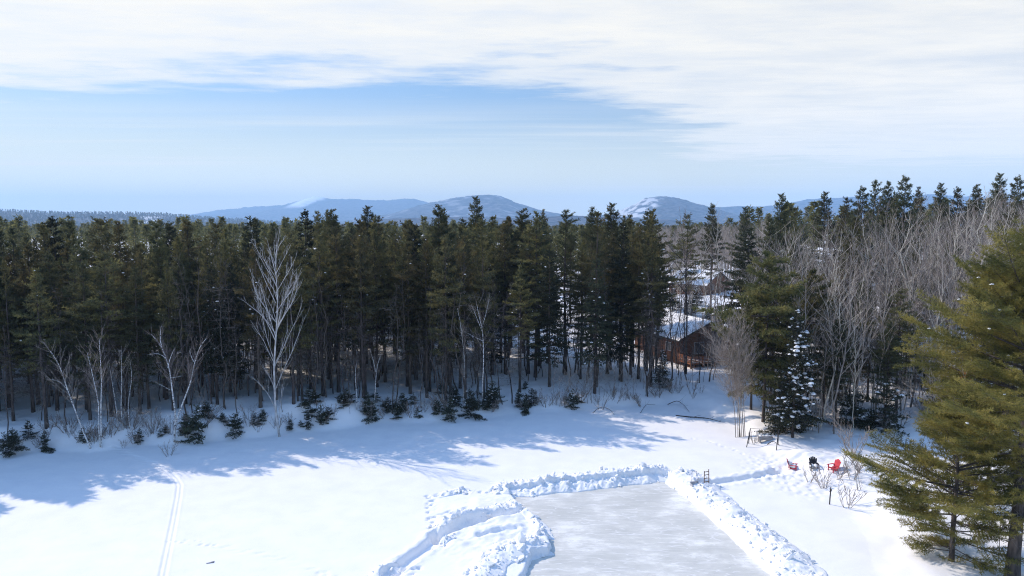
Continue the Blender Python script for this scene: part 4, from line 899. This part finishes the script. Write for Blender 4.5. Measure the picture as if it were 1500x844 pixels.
# ------------------------------------------------------------------ the two houses
M_LOG = noise_col('brown_boards', [(.115, .052, .032), (.205, .096, .056)], 3, 0.75, (.25, .25, 3))
M_TRIM = noise_col('dark_trim', [(.035, .03, .028), (.06, .05, .045)], 4, 0.7)
M_STONE = noise_col('chimney_stone', [(.17, .17, .18), (.36, .36, .37)], 6, 0.9, bump=.4)
M_GLASS, ntg, bgls = mat('window_glass'); bgls.inputs['Base Color'].default_value = (.05, .06, .075, 1); bgls.inputs['Roughness'].default_value = .08
M_WFRAME = noise_col('window_paint', [(.38, .39, .41), (.50, .51, .53)], 4, 0.6)
M_RAIL = noise_col('deck_boards', [(.20, .075, .035), (.32, .13, .06)], 4, 0.7, (.3, .3, 2))
def cabin(name, C0, axis_u, Lw, Wd, wall_h, ridge_h, label, chimney=True, windows=(), deck=False):
    """C0: near front corner on the ground; axis_u: ground direction of the long wall; gable direction is u turned right."""
    u = np.array([axis_u[0], axis_u[1], 0.]); u /= np.linalg.norm(u); v = np.array([u[1], -u[0], 0.]); up = np.array([0, 0, 1.])
    z0 = gz(C0[0] + v[0] * Wd / 2 + u[0] * Lw / 2, C0[1] + v[1] * Wd / 2 + u[1] * Lw / 2) - .1
    root = empty(name, (C0[0], C0[1], z0)); P = lambda a, b, c: u * a + v * b + up * c
    g = Geo(); t = .12
    loop = [P(0, 0, -1.2), P(Lw, 0, -1.2), P(Lw, Wd, -1.2), P(0, Wd, -1.2), P(0, 0, wall_h), P(Lw, 0, wall_h), P(Lw, Wd, wall_h), P(0, Wd, wall_h), P(0, Wd / 2, ridge_h - .12), P(Lw, Wd / 2, ridge_h - .12)]
    g.add(loop, [(0, 1, 5), (0, 5, 4), (2, 3, 7), (2, 7, 6), (3, 0, 4), (3, 4, 7), (4, 8, 7), (1, 2, 6), (1, 6, 5), (5, 6, 9)])
    for k in range(1, int(wall_h / .28)):     # lap lines of the siding
        z = k * .28
        g.beam(P(-.012, -.012, z), P(Lw, -.012, z), .03, .035); g.beam(P(-.012, 0, z), P(-.012, Wd, z), .03, .035)
    g.obj('wall', M_LOG, root)
    ov = .55; rg = Geo(); sl = (ridge_h - wall_h) / (Wd / 2)
    sn = Geo()
    for sgn in (0, 1):
        e = -ov if sgn == 0 else Wd + ov; ze = wall_h - sl * ov
        a = [P(-ov, e, ze), P(Lw + ov, e, ze), P(Lw + ov, Wd / 2, ridge_h), P(-ov, Wd / 2, ridge_h)]
        b = [q + up * .14 for q in a]; V = a + b
        rg.add(V, [(0, 1, 2), (0, 2, 3), (4, 6, 5), (4, 7, 6), (0, 4, 5), (0, 5, 1), (1, 5, 6), (1, 6, 2), (0, 3, 7), (0, 7, 4)])
        nu, nv = int(Lw / .25), int(Wd / .5)
        A = np.linspace(-ov + .03, Lw + ov - .03, nu); Bv = np.linspace(e * .985, Wd / 2, nv); AA, BB = np.meshgrid(A, Bv)
        zz2 = wall_h + (sl * BB if sgn == 0 else sl * (Wd - BB)) + .15
        edge_ = np.minimum(1, np.minimum(AA + ov, Lw + ov - AA) / .35) * np.minimum(1, np.abs(BB - e) / .35)
        zz2 = zz2 + (.20 + .10 * fbm(AA / 1.2, BB / 1.2, 3, 77)) * np.sqrt(np.clip(edge_, 0, 1))
        XYZ = u[None, None] * AA[..., None] + v[None, None] * BB[..., None]
        q = grid_geo(XYZ[..., 0], XYZ[..., 1], zz2); sn.add(np.concatenate(q.V), np.concatenate(q.T), 0, True)
    ro = rg.obj('roof', M_TRIM, root); sn.obj('roof_snow', M_BANK, ro)
    for (side, a, z, w, h) in windows:
        if side == 'g': c = P(-.03, a, z); ax = v; nn = -u
        else: c = P(a, -.03, z); ax = u; nn = -v
        f = Geo()
        for s_ in (-1, 1):
            f.beam(c + ax * s_ * w / 2 - up * h / 2, c + ax * s_ * w / 2 + up * h / 2, .09, .07); f.beam(c - ax * (w / 2 + .04) + up * s_ * h / 2, c + ax * (w / 2 + .04) + up * s_ * h / 2, .09, .075)
        f.beam(c - up * h / 2, c + up * h / 2, .05, .05)
        wo = f.obj('window', M_WFRAME, root); p_ = Geo()
        q = [c - ax * w / 2 - up * h / 2, c + ax * w / 2 - up * h / 2, c + ax * w / 2 + up * h / 2, c - ax * w / 2 + up * h / 2]; q = [k - nn * .008 for k in q]
        p_.add(q, [(0, 1, 2), (0, 2, 3)]); p_.obj('pane', M_GLASS, wo)
    if chimney:
        ch = Geo(); c0 = Wd / 2 + .9; fr = np.array([u, v, up])
        ch.box(P(-.45, c0, ridge_h / 2 - .2), (.8, 1.0, ridge_h + 2.4), 0, 0, fr); ch.box(P(-.45, c0, ridge_h + 1.06), (.95, 1.15, .14), 0, 0, fr)
        co = ch.obj('chimney', M_STONE, root); cs = Geo(); cs.box(P(-.45, c0, ridge_h + 1.2), (.86, 1.05, .16), 0, 0, fr); cs.obj('chimney_snow', M_BANK, co)
    if deck:
        d = Geo(); d.box(P(-1.6, Wd * .36, .32), (3.0, Wd * .8, .18), 0, 0, np.array([u, v, up])); dk = d.obj('deck', M_RAIL, root)
        s_ = Geo(); s_.box(P(-1.6, Wd * .36, .50), (2.8, Wd * .76, .16), 0, 0, np.array([u, v, up])); s_.obj('deck_snow', M_BANK, dk)
        r_ = Geo(); b0, b1 = Wd * -.04, Wd * .76
        for z in (.62, .80, .98, 1.16): r_.beam(P(-3.08, b0, z), P(-3.08, b1, z), .04, .13)
        for z in (.62, .80, .98, 1.16): r_.beam(P(-3.06, b0, z), P(-.06, b0, z), .04, .13)
        for bb in np.linspace(b0, b1, 5): r_.beam(P(-3.1, bb, -1.2), P(-3.1, bb, 1.3), .12, .12)
        r_.obj('railing', M_RAIL, root)
    return tag(root, label, 'house')
cabin('cabin', (22.0, 88.5), (-.34, .94), 11.5, 9.0, 3.0, 5.0, 'brown wooden cabin with a snowy gable roof and grey stone chimney', True,
      [('g', 3.0, 1.7, 1.5, 1.5), ('g', 6.9, 1.7, 1.1, 1.2), ('l', 2.6, 1.7, 1.2, 1.1), ('l', 6.0, 1.7, 1.2, 1.1)], True)
c2 = at(1034, 430, 148)
cabin('house', (c2[0], c2[1]), (-.62, .78), 10.0, 9.0, 2.3, 4.9, 'upper brown house with a snowy roof standing higher behind the cabin', False, [('g', 2.2, 1.6, 1.1, 1.1), ('l', 3, 1.6, 1.1, 1.0)], False)

# ------------------------------------------------------------------ things by the rink
M_RED = noise_col('red_plastic', [(.52, .035, .05), (.66, .06, .075)], 3, 0.5, spec=.4)
M_BLACK = noise_col('black_plastic', [(.014, .015, .018), (.03, .03, .034)], 3, 0.5, spec=.4)
def adirondack(x, y, rz, m, label, snow_h=.0, sink=.08):
    z0 = float(ground_h(np.array([x]), np.array([y]))[0]); root = empty('adirondack_chair', (x, y, z0 - .06 - sink), rz); root.scale = (.8, .8, .8); rng = np.random.default_rng(int(x * 100) % 97)
    g = Geo()                                     # faces local -Y ; seat slats slope down to the back
    for k in range(6):
        yk = -.30 + k * .095; g.beam((-.27, yk, .385 - .022 * k), (.27, yk, .385 - .022 * k), .082, .025)
    g.obj('seat', m, root)
    b = Geo(); hs_ = [.78, .88, .93, .88, .78]
    for k in range(5):                            # fan of slats with rounded tips
        a = (k - 2) * .06; p0 = np.array([(k - 2) * .105, .22, .24]); p1 = p0 + np.array([math.sin(a) * hs_[k], .36 * hs_[k], math.cos(a) * .93 * hs_[k]])
        b.beam(p0, p1, .024, .135); b.beam(p1 - (p1 - p0) * .004, p1 + (p1 - p0) * .045, .024, .085)
    b.beam((-.30, .335, .46), (.30, .335, .46), .03, .06); b.beam((-.30, .47, .85), (.30, .47, .85), .03, .06)
    b.obj('backrest', m, root)
    for s_ in (-1, 1):
        f = Geo(); f.beam((s_ * .31, -.32, -.05), (s_ * .31, -.32, .60), .10, .035); f.obj('front_leg', m, root)
        r = Geo(); r.beam((s_ * .285, -.33, .37), (s_ * .285, .62, .0), .03, .12); r.obj('rear_leg', m, root)
        a = Geo(); a.box((s_ * .345, -.06, .615), (.15, .74, .028)); a.box((s_ * .345, -.44, .612), (.11, .06, .026)); a.beam((s_ * .33, .30, .60), (s_ * .33, .36, .30), .05, .04); a.obj('armrest', m, root)
    if snow_h > 0:
        s = Geo(); n = 14; C = np.stack([rng.uniform(-.2, .2, n), rng.uniform(-.22, .16, n), .36 + rng.uniform(0, snow_h, n)], 1); s.blob(C, .17, rng, 0, .8)
        if snow_h > .1:
            C = np.stack([rng.uniform(-.16, .16, 8), rng.uniform(.2, .34, 8), .45 + rng.uniform(0, .4, 8)], 1); s.blob(C, .14, rng, 0, .9)
        s.obj('seat_snow', M_BANK, root)
    return tag(root, label, 'chair')
B = gpt(1161, 684); adirondack(B[0], B[1], R(65), M_RED, 'red wooden-style garden chair nearly buried and filled with snow', .2, .16)
B = gpt(1192, 686); adirondack(B[0], B[1], R(-12), M_BLACK, 'black garden chair with snow on its seat between the red chairs', .06)
B = gpt(1221, 688); adirondack(B[0], B[1], R(-72), M_RED, 'upright red garden chair with fan back standing clear of the snow', 0)

g = Geo(); root = None
A = gpt(1097, 653); Bq = gpt(1141, 655); Hs = 1.5
root = empty('swing_frame', tuple(A)); E = Bq - A; ap0 = np.array([.12, .1, Hs]); ap1 = E + [-.05, .1, Hs - .05]
M_IRON = noise_col('dark_metal', [(.02, .022, .025), (.05, .05, .055)], 5, .5)
for base_, ap in ((np.zeros(3), ap0), (E, ap1)):
    for dx, dy in ((-.42, -.5), (.16, .6)):
        q = Geo(); q.tube([ap, base_ + [dx, dy, -.25]], .035, 6); q.obj('leg', M_IRON, root)
q = Geo(); q.tube([ap0, ap1], .014, 6); q.obj('crossbar', M_IRON, root)
tag(root, 'dark metal swing frame with splayed legs under the snowy spruce', 'swing frame')
A = gpt(1120, 646); root = empty('bench', tuple(A), R(4))
M_GREYW = noise_col('weathered_wood', [(.20, .19, .19), (.34, .33, .33)], 4, .85, (.3, 1, 1))
q = Geo()
for k in range(3): q.beam((-.62, -.17 + k * .17, .42), (.62, -.17 + k * .17, .42), .15, .05)
q.obj('seat', M_GREYW, root)
for s_ in (-1, 1): q = Geo(); q.box((s_ * .48, 0, .17), (.10, .42, .44)); q.obj('leg', M_GREYW, root)
q = Geo(); q.beam((-.6, -.255, .28), (.6, -.255, .28), .03, .22); q.obj('apron', M_GREYW, root)
q = Geo(); q.blob([(-.4, 0, .45), (-.1, .03, .46), (.2, 0, .45), (.45, .02, .45)], .17, np.random.default_rng(3), 0, .35); q.obj('seat_snow', M_BANK, root)
tag(root, 'low grey weathered wooden bench in the snow under the swing frame', 'bench')
# snow scoop and little ladder at the rink corner
M_STEEL = noise_col('grey_metal', [(.30, .31, .33), (.48, .49, .51)], 6, .35)
A = gpt(1017, 716); root = empty('snow_scoop', (A[0], A[1], A[2] + .25), R(8))
q = Geo(); q.tube([(-.20, 0, -.1), (-.19, .05, .9), (-.15, .06, 1.02), (0, .06, 1.05), (.15, .06, 1.02), (.19, .05, .9), (.20, 0, -.1)], .02, 6); q.obj('handle', M_STEEL, root)
q = Geo(); q.box((0, -.22, .0), (.62, .5, .03)); q.box((0, .03, .14), (.62, .03, .30)); q.box((-.3, -.18, .10), (.025, .42, .2)); q.box((.3, -.18, .10), (.025, .42, .2)); q.obj('pan', M_STEEL, root)
tag(root, 'grey metal snow scoop with a looped handle on the rink corner snow', 'snow scoop')
A = gpt(1035, 712); root = empty('ladder', (A[0], A[1], A[2] + .1), R(20))
M_BRW = noise_col('brown_wood', [(.12, .08, .055), (.22, .15, .10)], 6, .8)
for s_ in (-1, 1): q = Geo(); q.beam((s_ * .21, 0, -.3), (s_ * .19, .05, 1.08 + .05 * s_), .05, .04); q.obj('rail', M_BRW, root)
for z in (.22, .48, .74, .97): q = Geo(); q.beam((-.2, .02, z), (.2, .02, z), .035, .04); q.obj('rung', M_BRW, root)
tag(root, 'short brown wooden ladder stuck upright in the snow beside the scoop', 'ladder')
A = gpt(1215, 739); root = empty('marker_post', tuple(A)); q = Geo(); q.tube([(0, 0, -.3), (.02, 0, .5), (.05, 0, 1.0), (.04, 0, 1.22)], [.04, .04, .035, .03], 6)
q.tube([(.03, 0, .95), (-.05, -.02, .9)], .02, 5); q.box((.05, 0, 1.02), (.09, .09, .16)); q.obj('post', M_TRIM, root); tag(root, 'thin dark post standing alone in the snow below the chairs', 'post')
q = Geo(); A = gpt(308, 825); q.beam((A[0] - .2, A[1] - .05, A[2] + .0), (A[0] + .16, A[1] + .08, A[2] + .03), .07, .04); q.blob([(A[0] + .1, A[1] + .1, A[2])], .12, np.random.default_rng(2)); tag(q.obj('driftwood', M_GREYW), 'small grey stick lying on the open lake snow by the ski track', 'driftwood')
rng = np.random.default_rng(9); q = Geo(); C = at(1163, 597, 67.0) + rng.normal(0, .22, (40, 3)); q.blades(C, rng.normal(0, 1, (40, 3)), 3, .2, .09, .6, rng); tag(q.obj('dead_bough', M_DEAD), 'rusty orange dead bough caught low in the snow-clumped spruce', 'bough')
q = Geo(); C = at(1412, 551, 36.6) + rng.normal(0, .16, (30, 3)); q.blades(C, rng.normal(0, 1, (30, 3)), 3, .14, .06, .6, rng); tag(q.obj('dead_bough', M_DEAD), 'rusty orange dead bough on the tall olive pine', 'bough')

# ------------------------------------------------------------------ hills, mountains, haze
def hill_mat(name, cols, rock=(.92, .92, .92)):
    m, nt, b = mat(name); tc = N(nt, 'ShaderNodeTexCoord'); n = N(nt, 'ShaderNodeTexNoise'); n.inputs['Scale'].default_value = .02; n.inputs['Detail'].default_value = 9; n.inputs['Roughness'].default_value = .65
    L(nt, tc.outputs['Object'], n.inputs['Vector']); cr = N(nt, 'ShaderNodeValToRGB'); L(nt, n.outputs['Fac'], cr.inputs[0]); e = cr.color_ramp.elements
    e[0].position = .43; e[0].color = (*cols[0], 1); e[1].position = .58; e[1].color = (*cols[1], 1)
    at_ = N(nt, 'ShaderNodeAttribute', attribute_name='snow'); mx = N(nt, 'ShaderNodeMix', data_type='RGBA'); L(nt, at_.outputs['Fac'], mx.inputs['Factor']); L(nt, cr.outputs[0], mx.inputs['A']); mx.inputs['B'].default_value = (*rock, 1)
    L(nt, mx.outputs['Result'], b.inputs['Base Color']); b.inputs['Roughness'].default_value = .9; b.inputs['Specular IOR Level'].default_value = .1
    return m
M_HILL = hill_mat('hill_forest', [(.035, .035, .032), (.13, .115, .11)]); M_MTN = hill_mat('mountain_forest', [(.020, .028, .034), (.105, .10, .11)])
def mountain(name, prof, D, depth, seed, m, rough=14, snow=None, step=30):
    prof = np.array(prof, float); xs = (prof[:, 0] - 750) / 1000 * D * 1.005; zs = np.array([at(u, v, D)[2] for u, v in prof])
    gx_ = np.arange(xs[0] - depth * .25, xs[-1] + depth * .25, step); gy_ = np.arange(D - depth, D + depth * .8, step * 1.2)
    XX, YY = np.meshgrid(gx_, gy_); crest = np.interp(XX, xs, zs, left=0, right=0)
    t = (YY - D) / depth; fall = np.where(t < 0, np.clip(1 + t, 0, 1) ** 1.3, np.clip(1 - t / .8, 0, 1))
    Z = crest * fall + rough * fbm(XX / (depth * .22), YY / (depth * .22), 5, seed) * np.clip(np.abs(t) * 5, .12, 1) + rough * .35 * fbm(XX / 90, YY / 90, 3, seed + 5) + D * .0009 * fbm(XX / (D * .003), YY / (D * .003), 2, seed + 7) - 6
    me_g = grid_geo(XX, YY, Z); o = me_g.obj(name, m); tag(o, kind='structure')
    if snow is not None:
        U = 750 + 1000 * XX / (YY * math.cos(PITCH)); V_ = 422 + 1000 * 0; zz3 = snow(XX, YY, Z, U)
        a = o.data.attributes.new('snow', 'FLOAT', 'POINT'); a.data.foreach_set('value', zz3.ravel().astype(np.float32))
    return o
def elev_px(YY, Z): return 330 + (CAM_H - Z) / YY * 1000 * 1.004
def sn_left(XX, YY, Z, U):
    v = elev_px(YY, Z); n = fbm(XX / 60, YY / 60, 3, 5)
    return np.clip((sstep(20, 8, np.abs(U - 219)) * sstep(8, 3, np.abs(v - 323)) * sstep(-.1, .3, n)) + sstep(.42, .6, n) * .35, 0, 1)
hill = mountain('hill', [(-500, 300), (-200, 306), (0, 308), (60, 310), (120, 312), (190, 312.5), (250, 314), (300, 319), (380, 324), (450, 329), (560, 334), (700, 338)], 3900, 2000, 61, M_HILL, 9, sn_left, 26)
def sn_ski(XX, YY, Z, U):
    v = elev_px(YY, Z); run = np.abs((U - 440) - (300 - v) * 2.2)
    return np.clip(sstep(13, 5, np.abs(run - 4)) * sstep(307, 300, v) + sstep(14, 4, np.abs(U - 466)) * sstep(296, 290.5, v) + sstep(4, 1.5, np.abs((U - 447) - (300 - v) * 2.6)) * sstep(304, 300, v), 0, 1)
mountain('mountain', [(150, 330), (280, 317), (330, 307), (380, 302), (430, 300.5), (447, 293), (462, 288.5), (475, 288), (490, 292), (520, 291), (545, 293), (580, 292), (607, 290), (618, 293), (640, 300), (700, 315), (760, 325)], 12500, 4200, 62, M_MTN, 55, sn_ski, 36)
mountain('mountain', [(480, 328), (540, 320), (580, 311), (605, 303), (630, 297), (655, 291), (690, 285.5), (715, 284), (732, 285.5), (745, 291), (760, 298), (790, 307), (830, 314), (860, 318), (900, 326)], 7400, 2200, 63, M_MTN, 34, lambda X_, Y_, Z_, U: np.clip(sstep(.2, .5, fbm(X_ / 120, Y_ / 120, 3, 8)) * .2, 0, 1), 22)
def sn_rock(XX, YY, Z, U):
    v = elev_px(YY, Z); n = fbm(XX / 45, YY / 80, 4, 15)
    return np.clip(sstep(36, 18, np.abs(U - 936 - (v - 298) * -.6)) * sstep(289, 293, v) * sstep(324, 314, v) * sstep(-.30, .2, n), 0, .6)
mountain('mountain', [(780, 326), (830, 319), (870, 316), (898, 312), (915, 304), (930, 297), (943, 289.5), (958, 287), (974, 286), (990, 289.5), (1010, 295), (1031, 300), (1050, 307), (1075, 316), (1100, 326)], 6000, 1500, 64, M_MTN, 28, sn_rock, 15)
mountain('mountain', [(940, 326), (1000, 312), (1040, 303), (1067, 302), (1128, 301), (1160, 294), (1185, 290), (1238, 288), (1300, 286), (1365, 284), (1430, 288), (1500, 293), (1700, 300), (1900, 318)], 8200, 2300, 65, M_MTN, 34, None, 28)
mountain('mountain', [(480, 331), (520, 326), (560, 320), (600, 318), (640, 317), (760, 318), (830, 314), (900, 316), (1000, 322), (1060, 330)], 3600, 800, 66, M_MTN, 14, None, 18)
# woods on the low hill and the flat land before it
rng = np.random.default_rng(77); items = []
fp2 = [simple_conifer(40 + k, 13, 22, 3.6, 1.3, .15, .17) for k in range(3)] + [simple_bare(50 + k, 13, 12) for k in range(2)]
hv = np.empty(len(hill.data.vertices) * 3, np.float32); hill.data.vertices.foreach_get('co', hv); hv = hv.reshape(-1, 3)
sel = hv[(hv[:, 1] > 1950) & (hv[:, 1] < 4100) & (hv[:, 2] > 3) & (np.abs(hv[:, 0] / hv[:, 1]) < .95)]
for p in sel[rng.choice(len(sel), min(12000, len(sel)), replace=False)]:
    s_ = rng.uniform(.8, 1.4); items.append((rng.choice(5, p=[.29, .29, .28, .07, .07]), p[0] + rng.uniform(-9, 9), p[1] + rng.uniform(-9, 9), p[2] - .5, s_ * .9, s_))
for _ in range(5000):
    y = 550 + 1600 * rng.random(); x = rng.uniform(-.9, .95) * y; s_ = rng.uniform(.7, 1.1)
    items.append((rng.choice(5, p=[.25, .25, .2, .15, .15]), x, y, gz(x, y) if y < 700 else 4.0, s_, s_))
tag(merge_copies(fp2, items, rng).obj('distant_woods', [M_PINE, M_TWIG]), 'far-off mixed woods covering the plain and the low hill', 'woods', kind='stuff')

HZ = Geo(); xa, xb, ya, yb, za, zb = -13800, 13800, -2000, 14900, -40, 640
HZ.box(((xa + xb) / 2, (ya + yb) / 2, (za + zb) / 2), (xb - xa, yb - ya, zb - za))
mh = bpy.data.materials.new('haze_air'); mh.use_nodes = True; nth = mh.node_tree; nth.nodes.clear()
oh = N(nth, 'ShaderNodeOutputMaterial'); pv = N(nth, 'ShaderNodeVolumePrincipled'); L(nth, pv.outputs[0], oh.inputs['Volume'])
pv.inputs['Color'].default_value = (.41, .66, .95, 1); pv.inputs['Density'].default_value = 1.0e-4; pv.inputs['Anisotropy'].default_value = .1

tag(HZ.obj('haze', mh), 'thin blue air haze over the far hills', 'haze', kind='stuff')
